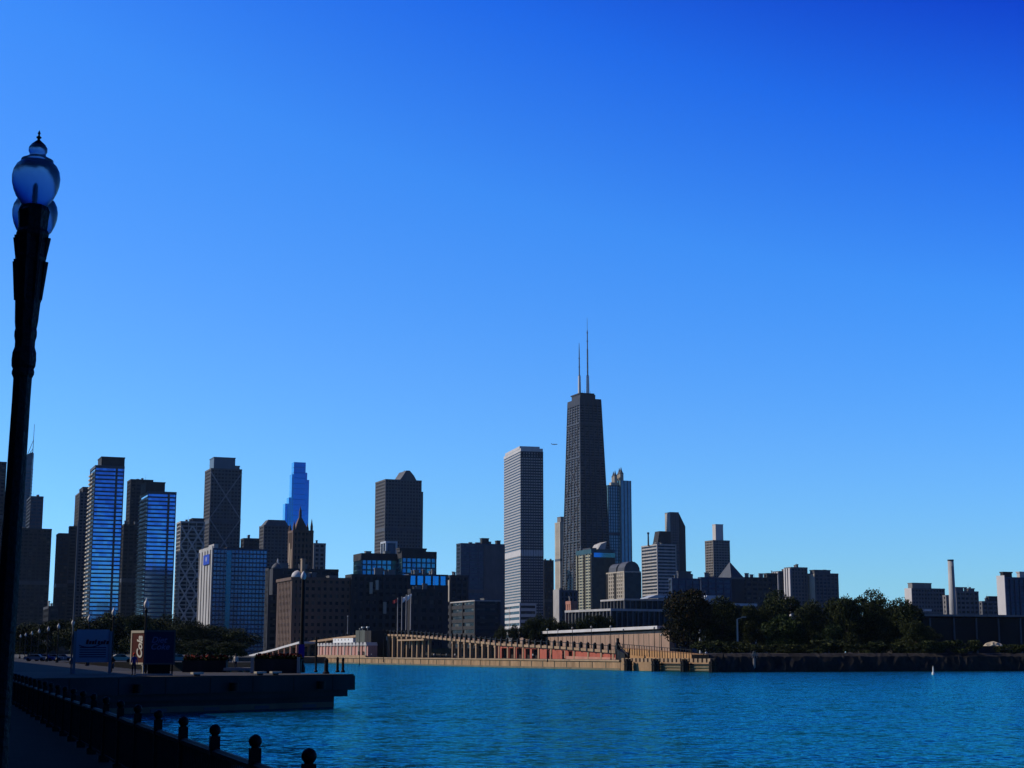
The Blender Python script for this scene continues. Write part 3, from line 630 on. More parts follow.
def crown_mesh(seed, rx, rz, nl, size, blobs=14):
    rnd = random.Random(seed); mb = MB(); bl = []
    for i in range(blobs):
        a = rnd.uniform(0,6.28); rr = rnd.uniform(.0,.68)**.7; zz = rnd.uniform(-.62,.72)
        k = math.sqrt(max(.05,1-zz*zz)); s = rnd.uniform(.26,.44)
        bl.append((rr*k*math.cos(a)*rx, rr*k*math.sin(a)*rx, zz*rz, s*rx, s*rz*.9))
    for i in range(nl):
        b = bl[rnd.randrange(blobs)]
        th = rnd.uniform(0,6.28); cz = rnd.uniform(-1,1); q = math.sqrt(1-cz*cz); rad = rnd.uniform(.55,1.08)
        if rnd.random() < .06: rad *= 1.18
        p = Vector((b[0]+b[3]*rad*q*math.cos(th), b[1]+b[3]*rad*q*math.sin(th), b[2]+b[4]*rad*cz))
        u = Vector((rnd.gauss(0,1),rnd.gauss(0,1),rnd.gauss(0,.6))).normalized(); v = u.orthogonal().normalized(); v.rotate(Matrix.Rotation(rnd.uniform(0,6.28),3,u))
        u2 = u.cross(v); s = size*rnd.uniform(.6,1.3)
        mb.add([p-v*s, p+u2*s*.6, p+v*s, p-u2*s*.6], [(0,1,2,3)])
    return mb, bl
def make_tree(name, label, group, seed, h, rx, leaf='leaf', nl=7000, size=.32, trunk=.22, cat='tree'):
    root = empty(name, (0,0,0), 0, label, cat, group)
    cz = h*(1+trunk)/2; rz = h*(1-trunk)/2
    mb, bl = crown_mesh(seed, rx, rz, nl, size); mb.build('crown', M[leaf], root, (0,0,cz))
    t = MB(); r0 = h*.022
    t.tube((0,0,-.3),(.1,.05,h*.35),r0,r0*.75,9); t.tube((.1,.05,h*.34),(-.1,.1,h*.7),r0*.75,r0*.35,8)
    for b in bl[:7]: t.tube((.05,.05,h*random.Random(seed+len(t.v)).uniform(.22,.5)),(b[0]*.8,b[1]*.8,cz+b[2]*.8),r0*.42,r0*.12,6)
    t.build('trunk', M['bark'], root); return root
TP = {}
def tree(px, ytop, Y, wpx, kind, label, group, seed=0, z0=G, leaf=None):
    """kind picks the species; the crown is scaled to the tree's real height and spread"""
    P = at(px, ytop, Y); h = (P.z-z0)*1.03; wd = wpx*Y/F*1.12
    key = (kind, seed % 3)
    if key not in TP:
        nm, lf, hh, rr = {'broad':('broadleaf_tree','leaf',16,8.5), 'rust':('autumn_tree','leaf_rust',16,9.0), 'round':('round_tree','leaf_light',10,6.2), 'bush':('bush','leaf',3,2.6)}[kind]
        r_ = make_tree(nm, '', None, 11*(seed%3)+len(kind), hh, rr, lf, {'bush':1500}.get(kind,15000), {'bush':.22}.get(kind,.28), {'bush':.0,'round':.02}.get(kind,.05), cat='bush' if kind=='bush' else 'tree')
        TP[key] = (r_, hh, rr); o = r_
    else:
        o = copy_tree(TP[key][0])
    _, hh, rr = TP[key]
    o.location = (P.x, P.y, z0); o.scale = (wd/2/rr, wd/2/rr, h/hh); o.rotation_euler = (0,0,random.uniform(0,6.28))
    o['label'] = label
    if group: o['group'] = group
    elif 'group' in o: del o['group']
    return o
gR = 'trees behind the breakwater'
tree(690,591,430,68,'rust','big rounded tree with rusty autumn tint, leftmost of the breakwater trees',gR,0)
tree(722,599,440,48,'broad','dark green tree touching the right side of the rusty tree',gR,1)
tree(750,607,450,40,'broad','lower dark tree between the pale lamp pole and the wide green tree',gR,2)
tree(778,594,455,52,'broad','tall dark tree right behind the light green round tree',gR,0)
tree(782,617,425,50,'round','light green rounded tree low in front of the taller dark ones',gR,1)
tree(812,603,450,44,'broad','dark tree below the grey apartment slab, right of the light green tree',gR,1)
tree(845,599,445,50,'broad','spreading dark tree, left of the two tallest at the right end of the group',gR,2)
tree(873,594,450,52,'broad','tallest dark tree near the right end of the tree group',gR,0)
tree(902,601,440,50,'broad','dark tree at the right end of the group, beside the flat canopy roof',gR,1)
tree(832,626,420,36,'round','small rounded tree under the spreading dark trees',gR,2)
tree(915,622,430,36,'broad','lowest dark tree sloping down towards the long terrace',gR,2)
for i,(px,yt) in enumerate(((708,622),(738,618),(768,620),(800,622),(826,616),(852,618),(880,620),(905,626),(925,633))):
    tree(px,yt,540,46,'broad','shadowed dark tree filling the gaps low behind the breakwater trees',gR,i)
rb = random.Random(5)
for i in range(22):
    px = 702+i*15+rb.uniform(-4,4)
    if 976 < px < 1004: continue
    o = tree(px, 645-rb.uniform(0,5), 395+rb.uniform(0,12), rb.uniform(18,30), 'bush', 'low dark bush in the hedge line along the top of the breakwater', 'bushes along the breakwater top', i, z0=4.2)
gM = 'street trees behind the ramp'
for i,(px,yt,wd) in enumerate(((503,627,12),(514,626,13),(531,620,18),(541,617,18),(552,619,18),(562,622,16),(577,620,15),(588,617,17),(599,616,17),(609,618,15))):
    tree(px,yt,560,wd*1.2,'broad','dark street tree above the ramp wall, in front of the pale towers and low halls',gM,i)
gL = 'park trees at left behind the pier deck'
for i,(px,yt,wd,Y) in enumerate(((-8,618,46,520),(30,624,44,540),(58,621,44,520),(84,619,46,480),(112,614,46,500),(140,616,44,470),(166,617,46,500),(190,622,44,480),(212,627,42,500),(232,630,42,480),(205,640,34,420),(228,643,34,410))):
    tree(px,yt,Y,wd*1.15,'broad','dark leafy park tree in the low belt behind the advertising kiosks',gL,i)

# ---------------------------------------------------------------- quay, ramp and walls
M['quay'] = mat('quay', (.36,.22,.12), .9, .35, .35, bump=.4, bscale=1.5)
M['parapet'] = mat('parapet', (.38,.255,.155), .9, .25, .3); M['wet'] = mat('wet_stone', (.16,.13,.08), .6, .3, .3)
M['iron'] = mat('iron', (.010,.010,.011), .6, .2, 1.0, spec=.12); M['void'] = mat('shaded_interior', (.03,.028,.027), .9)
M['rock'] = mat('rock', (.025,.023,.022), .95, .5, .3, bump=1, bscale=1.2)
M['upper'] = mat('upper_wall', (.37,.25,.18), .9, .25, .25)
root = empty('quay_wall', QP.w(0,0,0), QP.yaw, 'long sunlit tan stone quay wall along the far water edge', 'quay wall')
mb = MB(); mb.box(-40,QP.len,-.5,1.0,-1.5,G-.5); mb.build('wall', M['quay'], root)
mb = MB(); mb.box(-40,QP.len,-.8,1.2,G-.35,G+.05); mb.build('coping', M['parapet'], root)
mb = MB(); mb.box(-40,QP.len,-.56,-.5,-1.4,.5); mb.build('waterline', M['wet'], root)
rq = random.Random(3); 
for i in range(34):
    s = i*QP.len/34; mb = MB(); mb.box(s-.15,s+.15,-.62,-.5,.5,G-.5); mb.build('fender', M['iron'] if rq.random()<.3 else M['wet'], root)
# ramp
BK = 14.0
RPTS = [(384,632.6),(408,633),(432,635),(452,637),(470,638.5),(498,641.3),(530,643.0),(560,644.4),(590,646.6),(617,648.6)]
R3 = [QP.hit(px,py,BK) for px,py in RPTS]       # top of the parapet
ramp = empty('road_ramp', QP.w(0,BK,0), QP.yaw, 'long descending road ramp on tan columns and red brick, lined by a dark post railing', 'ramp')
def rz(s):
    for (a,za),(b_,zb) in zip(R3,R3[1:]):
        if s <= b_: return za+(zb-za)*(s-a)/(b_-a)
    return R3[-1][1]
mb = MB()
for (a,za),(b_,zb) in zip(R3,R3[1:]):
    mb.hexa([(a,0,za-1.45),(b_,0,zb-1.45),(b_,14,zb-1.45),(a,14,za-1.45)],[(a,0,za-1.0),(b_,0,zb-1.0),(b_,14,zb-1.0),(a,14,za-1.0)])
mb.build('road_deck', M['parapet'], ramp)
mb = MB()
for (a,za),(b_,zb) in zip(R3,R3[1:]):
    mb.hexa([(a,-.3,za-1.35),(b_,-.3,zb-1.35),(b_,.3,zb-1.35),(a,.3,za-1.35)],[(a,-.3,za-.6),(b_,-.3,zb-.6),(b_,.3,zb-.6),(a,.3,za-.6)])
mb.build('parapet', M['parapet'], ramp)
mb = MB()
for (a,za),(b_,zb) in zip(R3,R3[1:]):
    mb.hexa([(a,-.1,za+.55),(b_,-.1,zb+.55),(b_,.1,zb+.55),(a,.1,za+.55)],[(a,-.1,za+.75),(b_,-.1,zb+.75),(b_,.1,zb+.75),(a,.1,za+.75)])
mb.build('hand_rail', M['iron'], ramp)
s0, s1 = R3[0][0], R3[-1][0]; npost = 46
for i in range(npost):
    s = s0+(s1-s0)*i/(npost-1); z = rz(s); mb = MB(); mb.box(s-.42,s+.42,-.45,.38,z-1.45,z+.9); mb.frustum(s-.35,s+.35,-.38,.38,z+.9,s-.1,s+.1,-.1,.1,z+1.3); mb.build('rail_post', M['iron'], ramp)
# columns under the ramp
for px in (387.5,392.5,397.5,401.5,406.5,412,417,422.5,428.5,452.5,458.5,464.3,470.3,476,482.3,488.3,495):
    s,_ = QP.hit(px,652,BK); z = rz(s)-1.46; mb = MB(); mb.box(s-.5,s+.5,-.1,1.0,G,z); mb.box(s-.8,s+.8,-.2,1.2,z-.8,z-.003); mb.build('column', M['parapet'], ramp)
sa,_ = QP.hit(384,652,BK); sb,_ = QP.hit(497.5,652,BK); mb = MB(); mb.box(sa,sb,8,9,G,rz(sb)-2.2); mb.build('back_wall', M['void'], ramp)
# brick part with doors: built as piers and lintel round real openings
sc,_ = QP.hit(618,652,BK)
ops = [(501,506.2),(508.6,513.2),(516,521.3),(524.8,529.4),(531.2,537.0),(546,549),(561.5,564.5),(568,571.5)]
edges = [sb]
brick = MB()
def bz(s): return rz(s)-1.46
prev = sb
for a,b_ in ops:
    a = QP.hit(a,652,BK)[0]; b_ = QP.hit(b_,652,BK)[0]
    brick.hexa([(prev,.2,G),(a,.2,G),(a,.9,G),(prev,.9,G)],[(prev,.2,bz(prev)),(a,.2,bz(a)),(a,.9,bz(a)),(prev,.9,bz(prev))])
    t = min(G+3.4, bz(b_)-.3)
    brick.hexa([(a,.2,t),(b_,.2,t),(b_,.9,t),(a,.9,t)],[(a,.2,bz(a)),(b_,.2,bz(b_)),(b_,.9,bz(b_)),(a,.9,bz(a))])
    mb = MB(); mb.box(a-.2,b_+.2,3.0,3.2,G,t+.2); mb.build('door', M['void'], ramp)  # dark sheet behind each opening, coloured for the shade inside
    prev = b_
brick.hexa([(prev,.2,G-.2),(sc,.2,G-.2),(sc,.9,G-.2),(prev,.9,G-.2)],[(prev,.2,bz(prev)),(sc,.2,bz(sc)),(sc,.9,bz(sc)),(prev,.9,bz(prev))])
brick.build('brick_wall', M['brick_red'], ramp)
for px in (499,507.5,514.6,523,538.5,551,574,588,601,613):
    s,_ = QP.hit(px,652,BK); mb = MB(); mb.box(s-.45,s+.45,-.05,.25,G,bz(s)); mb.build('pilaster', M['parapet'], ramp)
mb = MB(); a = QP.hit(566,652,BK)[0]; mb.hexa([(a,.0,G),(sc,.0,G),(sc,.25,G),(a,.25,G)],[(a,.0,G+.9),(sc,.0,G+.5),(sc,.25,G+.5),(a,.25,G+.9)]); mb.build('plinth', M['salmon'], ramp)
mb = MB(); mb.box(QP.hit(402,652,BK)[0],QP.hit(429,652,BK)[0],-2.2,-.05,rz(sa)-3.6,rz(sa)-3.0); mb.build('gallery_beam', M['parapet'], ramp)
# left half of the viaduct behind the pink shed
LR = Plane(QP.w(-20,18,0)[:2], QP.w(40,18,0)[:2])
def viaduct(name, label, pts, back, mt, npil, posts, group=None, thick=1.0, under='columns'):
    root = empty(name, QP.w(0,back,0), QP.yaw, label, 'viaduct', group); q = [QP.hit(px,py,back) for px,py in pts]
    mb = MB()
    for (a,za),(b_,zb) in zip(q,q[1:]): mb.hexa([(a,0,za-thick),(b_,0,zb-thick),(b_,9,zb-thick),(a,9,za-thick)],[(a,0,za),(b_,0,zb),(b_,9,zb),(a,9,za)])
    mb.build('road_deck', M[mt], root)
    def zz(s):
        for (a,za),(b_,zb) in zip(q,q[1:]):
            if s <= b_: return za+(zb-za)*(s-a)/(b_-a)
        return q[-1][1]
    for i in range(npil):
        s = q[0][0]+(q[-1][0]-q[0][0])*(i+.5)/npil; mb = MB(); mb.box(s-.4,s+.4,.2,1.2,G,zz(s)-thick); mb.build('column', M[mt], root)
    for i in range(posts):
        s = q[0][0]+(q[-1][0]-q[0][0])*(i+.5)/posts; mb = MB(); mb.box(s-.3,s+.3,.0,.3,zz(s)-.2,zz(s)+1.3); mb.build('rail_post', M['iron'], root)
    return root
viaduct('viaduct','pale viaduct rising from the left behind the pink ribbed shed',[(303,642.5),(320,639.5),(338,637),(356,635),(384,634)],BK+4,'parapet',8,22)
r_ = viaduct('ramp_wall','salmon ramp with white railing climbing behind the flower planters',[(249,655),(275,648.5),(283,646),(299,641.5)],BK-6,'salmon',9,12)
for q in COL.objects:
    if q.parent == r_ and q.name.startswith('road_deck'): q.data.materials[0] = M['white_marble']
# pink ribbed shed
s0_,z_t = QP.hit(318,643.2,5); s1_,_ = QP.hit(368,643,5)
shed = empty('ribbed_shed', QP.w(s0_,5,G), QP.yaw, 'low pink ribbed quayside shed with a pale scalloped roof edge', 'shed')
Ls = s1_-s0_; Hs = z_t-G
mb = MB(); mb.box(0,Ls,0,4,0,Hs-1.3); mb.build('wall', M['pink_wall'], shed)
for i in range(15):
    mb = MB(); s = (i+.5)*Ls/15; mb.box(s-.45,s+.45,-.35,.0,0,Hs-1.3); mb.build('rib', M['salmon'] if i%2 else M['cream'], shed)
    mb = MB(); mb.frustum(s-Ls/32,s+Ls/32,-.6,4.2,Hs-1.3,s-Ls/60,s+Ls/60,-.6,4.2,Hs); mb.build('roof_bay', M['pale_conc'], shed)
mb = MB(); mb.box(0,Ls,-1.0,-.4,0,.8); mb.build('plinth', M['parapet'], shed)
for u in (.84,.93): mb = MB(); mb.box(u*Ls,u*Ls+1.2,-.5,-.36,0,2.4); mb.build('door', M['void'], shed)
s,_ = QP.hit(333,640,9); s2,_ = QP.hit(353,640,9)
mb = MB(); z_a = QP.hit(343,641.7,9)[1]; z_b = QP.hit(343,638.3,9)[1]; L2 = s2-s
o = empty('white_cabin', QP.w(s,9,z_a-1), QP.yaw, 'small white cabin with round windows on top of the pink shed', 'cabin')
mb.box(0,L2,0,4,0,z_b-z_a+1); mb.build('wall', M['white_paint'], o)
for i in range(5): mb = MB(); mb.box((i+.6)*L2/6,(i+.6)*L2/6+.8,-.06,.0,1.5,2.2); mb.build('window', M['g_dark'], o)
s,_ = QP.hit(355.5,640,7); s2,_ = QP.hit(371,640,7); z_b = QP.hit(360,630.3,7)[1]
o = empty('control_house', QP.w(s,7,G), QP.yaw, 'dark green-grey control house with two small roof lights between shed and ramp', 'control house')
mb = MB(); mb.box(0,(s2-s)*.6,0,6,0,z_b-G); mb.build('wall', mat('green_grey',(.09,.10,.085)), o)
mb = MB(); mb.box((s2-s)*.6,s2-s,0,6.5,0,z_b-G-.3); mb.build('annex', M['void'], o)
for u in (.3,.62):
    mb = MB(); x = u*(s2-s); mb.tube((x,1,z_b-G-.1),(x,1,z_b-G+1.0),.1,.1,6); mb.frustum(x-.4,x+.9,.5,1.5,z_b-G+.9,x,x+1.3,.5,1.5,z_b-G+1.5); mb.build('roof_light', M['white_paint'], o)
s,_ = QP.hit(375.5,640,BK-1); s2,_ = QP.hit(385,640,BK-1); za = QP.hit(380,640.3,BK-1)[1]; zb = QP.hit(380,634.5,BK-1)[1]
o = empty('white_van_body', QP.w(s,BK-1,za), QP.yaw, 'small white roof hut beside the start of the ramp', 'hut'); o.name = 'roof_hut'
mb = MB(); mb.box(0,s2-s,0,3,0,zb-za); mb.build('wall', M['white_marble'], o); mb = MB(); mb.box(-.2,s2-s+.2,-.2,3.2,zb-za,zb-za+.3); mb.build('roof', M['roof_grey'], o)
mb = MB(); mb.box(-(s2-s)*1.1,s2-s,.3,8,G-za,-.1); mb.build('dark_base', M['void'], o)
# upper retaining wall with a white coping, and the tan lower wall
UP = Plane(at(520,652,585)[:2], at(667,652,462)[:2])
s0_,z0_ = UP.hit(545,631.3); s1_,z1_ = UP.hit(662,625.8)
o = empty('retaining_wall', UP.w(0,0,0), UP.yaw, 'tall tan retaining wall under a white coping line, left of the big rusty tree', 'wall')
sL = s0_-30
def zc(s): return z0_+(z1_-z0_)*(s-s0_)/(s1_-s0_)
mb = MB(); mb.hexa([(sL,0,G),(s1_+5,0,G),(s1_+5,1.6,G),(sL,1.6,G)],[(sL,0,zc(s0_)-2.1),(s1_+5,0,zc(s1_)-1.3),(s1_+5,1.6,zc(s1_)-1.3),(sL,1.6,zc(s0_)-2.1)]); mb.build('wall', M['upper'], o)
mb = MB(); mb.hexa([(s0_,-1.6,z0_-.9),(s1_,-1.6,z1_-.9),(s1_,2.5,z1_-.9),(s0_,2.5,z0_-.9)],[(s0_,-1.6,z0_),(s1_,-1.6,z1_),(s1_,2.5,z1_),(s0_,2.5,z0_)]); mb.build('coping', M['white_marble'], o)
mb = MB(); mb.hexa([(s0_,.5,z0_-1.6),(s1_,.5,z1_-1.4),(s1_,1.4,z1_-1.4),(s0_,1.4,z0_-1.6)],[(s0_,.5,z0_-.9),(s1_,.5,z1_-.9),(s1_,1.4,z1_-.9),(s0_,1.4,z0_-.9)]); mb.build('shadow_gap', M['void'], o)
for i in range(26):
    s = s0_+(s1_-s0_)*(i+.5)/26; mb = MB(); mb.box(s-.12,s+.12,-.12,0,G,zc(s)-2.2); mb.build('joint_rib', M['tan'], o)
# lower tan wall with fence
LP = Plane(at(600,652,455)[:2], at(712,652,398)[:2])
o = empty('terrace_wall', LP.w(0,0,0), LP.yaw, 'orange-tan terrace wall with a thin dark fence on top, right of the ramp end', 'wall')
sa,za = LP.hit(618,648); sb,zb = LP.hit(692,654.5)
M['ochre'] = mat('ochre', (.48,.27,.12), .9, .25, .3)
mb = MB(); mb.hexa([(sa,0,G-.2),(sb,0,G-.2),(sb,5,G-.2),(sa,5,G-.2)],[(sa,0,za),(sb,0,zb),(sb,5,zb),(sa,5,za)]); mb.build('wall', M['ochre'], o)
for i in range(30):
    s = sa+(sb-sa)*i/29; z = za+(zb-za)*i/29; mb = MB(); mb.box(s-.07,s+.07,-.12,-.0,z-1.6,z+1.2); mb.build('fence_post', M['iron'], o)
mb = MB(); mb.hexa([(sa,-.1,za+1.1),(sb,-.1,zb+1.1),(sb,0,zb+1.1),(sa,0,za+1.1)],[(sa,-.1,za+1.25),(sb,-.1,zb+1.25),(sb,0,zb+1.25),(sa,0,za+1.25)]); mb.build('fence_rail', M['iron'], o)
# low quay with small square blocks, then the pile clusters
o = empty('landing_quay', QS.w(0,0,0), QS.yaw, 'low stone landing quay with horizontal timbers between the pile clusters', 'quay wall')
mb = MB(); mb.box(0,QS.len,-.4,.8,-1.5,G-.4); mb.build('wall', M['quay'], o)
for z in (.25,.95,1.6): mb = MB(); mb.box(QS.hit(655)[0],QS.hit(712)[0],-.75,-.4,z,z+.3); mb.build('timber', M['wet'] if z<1.5 else M['void'], o)
for i in range(22):
    s = QS.len*(i+.5)/22; mb = MB(); mb.box(s-.55,s+.55,-.3,.7,G-.4,G+.55); mb.build('kerb_block', M['parapet'], o)
for (px,label) in ((628,'dark cylindrical pile cluster at the quay corner under the ramp end'),(655.5,'dark pile cluster in the water, second from the ramp end'),(684.5,'dark pile cluster in the water, third from the ramp end'),(713,'dark pile cluster where the low quay meets the dark breakwater')):
    pl = QS; s,_ = pl.hit(px,652,-2.0); p = pl.w(s,-2.0,0)
    o = empty('pile_cluster', p, 0, label, 'mooring piles', 'mooring pile clusters')
    for i in range(7):
        a = i*1.047; rr = .78 if i<6 else 0; mb = MB(); mb.tube((rr*math.cos(a),rr*math.sin(a),-1.2),(rr*.9*math.cos(a),rr*.9*math.sin(a),2.5+.25*(i%3)),.36,.33,9); mb.build('pile', M['rock'], o)
    mb = MB(); mb.lathe([(1.19,1.5),(1.19,1.75)],14); mb.build('steel_band', M['iron'], o)
# dark crane-like stair frame at the ramp end
s,z = QP.hit(618,652,8); p = QP.w(s,8,G)
o = empty('gate_hoist', p, QP.yaw, 'black iron hoist frame with a sloping jib where the ramp meets the landing', 'hoist')
zt = at(616,638,p.y).z-G
mb = MB(); mb.box(-1.6,-.6,0,1,0,zt*.8); mb.box(-1.4,-.8,.2,.8,zt*.8,zt); mb.build('mast', M['iron'], o)
mb = MB(); mb.hexa([(-1.5,0,0),(4.5,0,0),(4.5,1.5,0),(-1.5,1.5,0)],[(-1.5,0,zt*.52),(4.2,0,zt*.28),(4.2,1.5,zt*.28),(-1.5,1.5,zt*.52)]); mb.build('housing', M['iron'], o)
mb = MB(); mb.tube((-1,.5,zt*.75),(5.5,.5,1.0),.25,.2,6); mb.tube((4.6,.5,0),(6.3,.5,3.0),.3,.2,6); mb.build('jib', M['iron'], o)
# breakwater: rough rock face with thin ledges
def breakwater():
    rnd = random.Random(9); mb = MB(); n = 300; Lb = BP.len; rows = [(-1.5,-3.2),(.4,-2.6),(1.6,-1.9),(2.6,-1.2),(3.6,-.5),(4.3,1.5),(4.3,12)]
    vs = []
    for i in range(n+1):
        s = i*Lb/n
        for z,y in rows: vs.append((s+rnd.uniform(-.4,.4), y+rnd.uniform(-.22,.22), z+rnd.uniform(-.14,.14)))
    fs = [(i*7+j,(i+1)*7+j,(i+1)*7+j+1,i*7+j+1) for i in range(n) for j in range(6)]
    mb.add(vs,fs); o = mb.build('rock_breakwater', M['rock'], None, BP.w(0,0,0), BP.yaw)
    tag(o,'long dark rock breakwater along the water at right','breakwater')
breakwater()
# sand mound
def blob(name, px, py, Y, wpx, hpx, mt, label, cat):
    rnd = random.Random(4); mb = MB(); P = at(px,py,Y); k = Y/F; seg = 20; rows = 6; vs = []
    for j in range(rows+1):
        t = j/rows
        for i in range(seg):
            a = 6.283*i/seg; r_ = math.cos(t*1.5)**1.6*(1+rnd.uniform(-.15,.15)); vs.append((r_*math.cos(a)*wpx*k/2, r_*math.sin(a)*wpx*k/2, math.sin(t*1.5)*hpx*k*(1+rnd.uniform(-.08,.08))))
    fs = [(j*seg+i,j*seg+(i+1)%seg,(j+1)*seg+(i+1)%seg,(j+1)*seg+i) for j in range(rows) for i in range(seg)]; fs.append(tuple(rows*seg+i for i in range(seg)))
    mb.add(vs,fs); o = mb.build(name, M[mt], None, P); tag(o,label,cat); return o
M['sand'] = mat('sand', (.5,.42,.3), .95, .35, .8)
blob('sand_mound',993,646,393,17,4.5,'sand','pale sunlit sand mound in front of the long terrace at right','sand mound')
# long terrace at right
TPl = Plane(at(880,652,545)[:2], at(1150,652,585)[:2])
o = empty('terrace_hall', TPl.w(0,0,0), TPl.yaw, 'long low dark hall with a pale roof edge and thin pale columns, at right', 'hall')
sA,zA = TPl.hit(893,613.8); sB,_ = TPl.hit(1120,613.8)
mb = MB(); mb.box(sA,sB,1.5,30,G,zA-1.2); mb.build('wall', M['void'], o)
mb = MB(); mb.box(sA-1,sB,0,31,zA-.7,zA); mb.build('roof_edge', M['grey_conc'], o)
for px in (911,933.3,957.3,979.7,1002,1024,1046): s,_ = TPl.hit(px); mb = MB(); mb.box(s-.22,s+.22,.9,1.4,G,zA-1.0); mb.build('column', M['warm_grey'], o)
sA,zA2 = TPl.hit(912,608.6); sB,_ = TPl.hit(938.5,608.6)
o2 = empty('roof_canopy', TPl.w(sA,4,zA), TPl.yaw, 'thin flat white canopy on the roof of the long low hall', 'canopy'); mb = MB(); mb.box(0,sB-sA,0,6,zA2-zA-.7,zA2-zA); mb.build('roof', M['white_marble'], o2)
for u in (.05,.5,.95): mb = MB(); x = u*(sB-sA); mb.box(x-.15,x+.15,1,1.3,0,zA2-zA-.7); mb.build('leg', M['grey_conc'], o2)
mb = MB(); x = .36*(sB-sA); mb.box(x,x+1.7,.4,2,.0,zA2-zA-.75); mb.build('cabin', M['white_paint'], o2)
# low hall with pale blue roofs between trees
p = at(648,598.5,690); o = empty('roof_shelter', (p.x,p.y,p.z-.3), R(20), 'thin pale blue roof sheet on the upper low glass hall', 'roof shelter')
mb = MB(); mb.xz([(0,.3),(11,.9),(11,1.5),(4,1.9),(0,.6)],0,8); mb.build('roof', M['roof_pale'], o)
for x in (1,6,10): mb = MB(); mb.box(x,x+.2,.3,.5,-.6,.5); mb.build('leg', M['grey_conc'], o)
T = tw('low_hall','low building with pale blue-white roofs glimpsed above the rusty tree',700,705,756,603,520,'roof_pale','g_dark',0,.3,8,.4,.2,units=0,roof=.8)
root_,W,D,H = T; mb = MB(); mb.xz([(0,H),(4.5,H),(7.5,H+2.6),(2,H+2.6)],2,12); mb.xz([(5.5,H),(10,H),(8,H+1.6)],1,9); mb.build('skylight', M['roof_pale'], root_)
# ---------------------------------------------------------------- pier deck with kiosks
DP = Plane(at(60,652,117)[:2], at(355.5,652,137.5)[:2])      # front edge of the landing stage
o = empty('landing_stage', DP.w(0,0,0), DP.yaw, 'dark concrete landing stage with a stepped nose reaching out over the water', 'pier deck')
s1,_ = DP.hit(355.5); M['dconc'] = mat('dark_concrete', (.045,.05,.055), .9, .3, .3, bump=.4, bscale=2); M['deck_top'] = mat('deck_top', (.06,.055,.05), .9, .2, .5, streak=False)
mb = MB(); mb.box(-12,s1,0,34,DK-1.35,DK-.12); mb.build('deck_slab', M['dconc'], o)
mb = MB(); mb.box(-12,s1-.1,.05,33.9,DK-.12,DK); mb.build('deck_surface', M['deck_top'], o)
mb = MB(); mb.box(-12,s1-.4,.5,33,DK-1.9,DK-1.35); mb.build('beam', M['dconc'], o)
mb = MB(); mb.prism([(-12,1.0),(s1-1.5,1.0),(s1-.9,2),(s1-.9,30),(-12,31)],-1.5,DK-1.9); mb.build('foundation', M['dconc'], o)
for i in range(6): mb = MB(); x = s1-3.5-i*5; mb.box(x-1.5,x,.9,1.25,DK-2.75,DK-2.5); mb.build('ledge', M['slate'], o)
mb = MB(); mb.box(-12,s1-1.6,.93,1.0,-1,.45); mb.build('algae_band', M['wet'], o)
for i in range(9): mb = MB(); x = s1-2.5-i*4.2; mb.box(x-.04,x+.04,-.02,0,DK-1.35,DK-.12); mb.build('joint', M['void'], o)
for i in range(4): mb = MB(); x = s1-4-i*9; mb.lathe([(.34,DK-1.2),(.34,DK-.55)],12,(x,-.3)); mb.build('tyre_fender', M['iron'], o)
def onD(px, Y): 
    p = at(px,652,Y); return Vector((p.x,p.y,DK))
M['red_sign'] = mat('red_sign', (.085,.022,.024), .5, .1); M['navy_sign'] = mat('navy_sign', (.02,.02,.07), .4, .1); M['blue_sign'] = mat('blue_sign', (.34,.42,.52), .4, .15)
M['frame_pale'] = mat('frame_pale', (.5,.48,.42), .6, .1); M['steel'] = mat('steel', (.25,.30,.33), .5, .15)
M['ink'] = mat('ink_lilac', (.16,.16,.35), .6, .05); M['wheel'] = mat('rubber', (.02,.02,.02), .8)
# drinks kiosk
Y = 128; k = Y/F; P = onD(144.5,Y)
o = empty('drinks_kiosk', P, R(13), 'dark drinks kiosk with cursive lettering and a red sunlit side panel', 'kiosk')
Wk = 29*k; Dk = 1.6; z0 = .95; z1 = 44*k
# side face must show: turn side towards the left
mb = MB(); mb.box(0,Wk,0,Dk,z0,z1); mb.build('body', M['navy_sign'], o)
for (x0,x1,za,zb) in ((-.05,Wk+.05,z1-.12,z1+.03),(-.05,Wk+.05,z0-.05,z0+.07),(-.05,.08,z0+.07,z1-.12),(Wk-.08,Wk+.05,z0+.07,z1-.12)):
    mb = MB(); mb.box(x0,x1,-.05,.02,za,zb); mb.build('frame', M['slate'], o)
text('Diet\n Coke', .68, M['ink'], o, (Wk*.46,-.06,z1-1.05), (R(90),0,0), .01, shear=.3, bold=.01)
def side():
    # the red advertising wing, hinged out towards the sun
    w = empty('unused',(0,0,0)); bpy.data.objects.remove(w)
    a = Vector((-13.2*k,1.3,0)); b = Vector((-.08,.0,0)); d = (b-a); ln = d.length; ang = math.atan2(d.y,d.x)
    mb = MB(); mb.box(0,ln,0,.12,1.05,z1-.2); s = mb.build('side_panel', M['red_sign'], o, a, ang)
    for (x0,x1,za,zb) in ((-.03,ln,z1-.2,z1-.0),(-.03,ln,.9,1.05),(-.03,.1,1.05,z1-.2)):
        mb = MB(); mb.box(x0,x1,-.03,.15,za,zb); mb.build('frame', M['frame_pale'], s)
    text('Cola', .95, M['white_paint'], s, (ln*.72,-.03,z1*.62), (R(90),R(-90),0), .01, shear=.3, bold=.03)
    mb = MB(); mb.box(ln-.1,ln,0,.1,0,.9); mb.build('leg', M['frame_pale'], s)
side()
mb = MB(); mb.box(-.6,Wk-.1,-.35,-.15,.02,.16); mb.build('base_rail', M['frame_pale'], o)
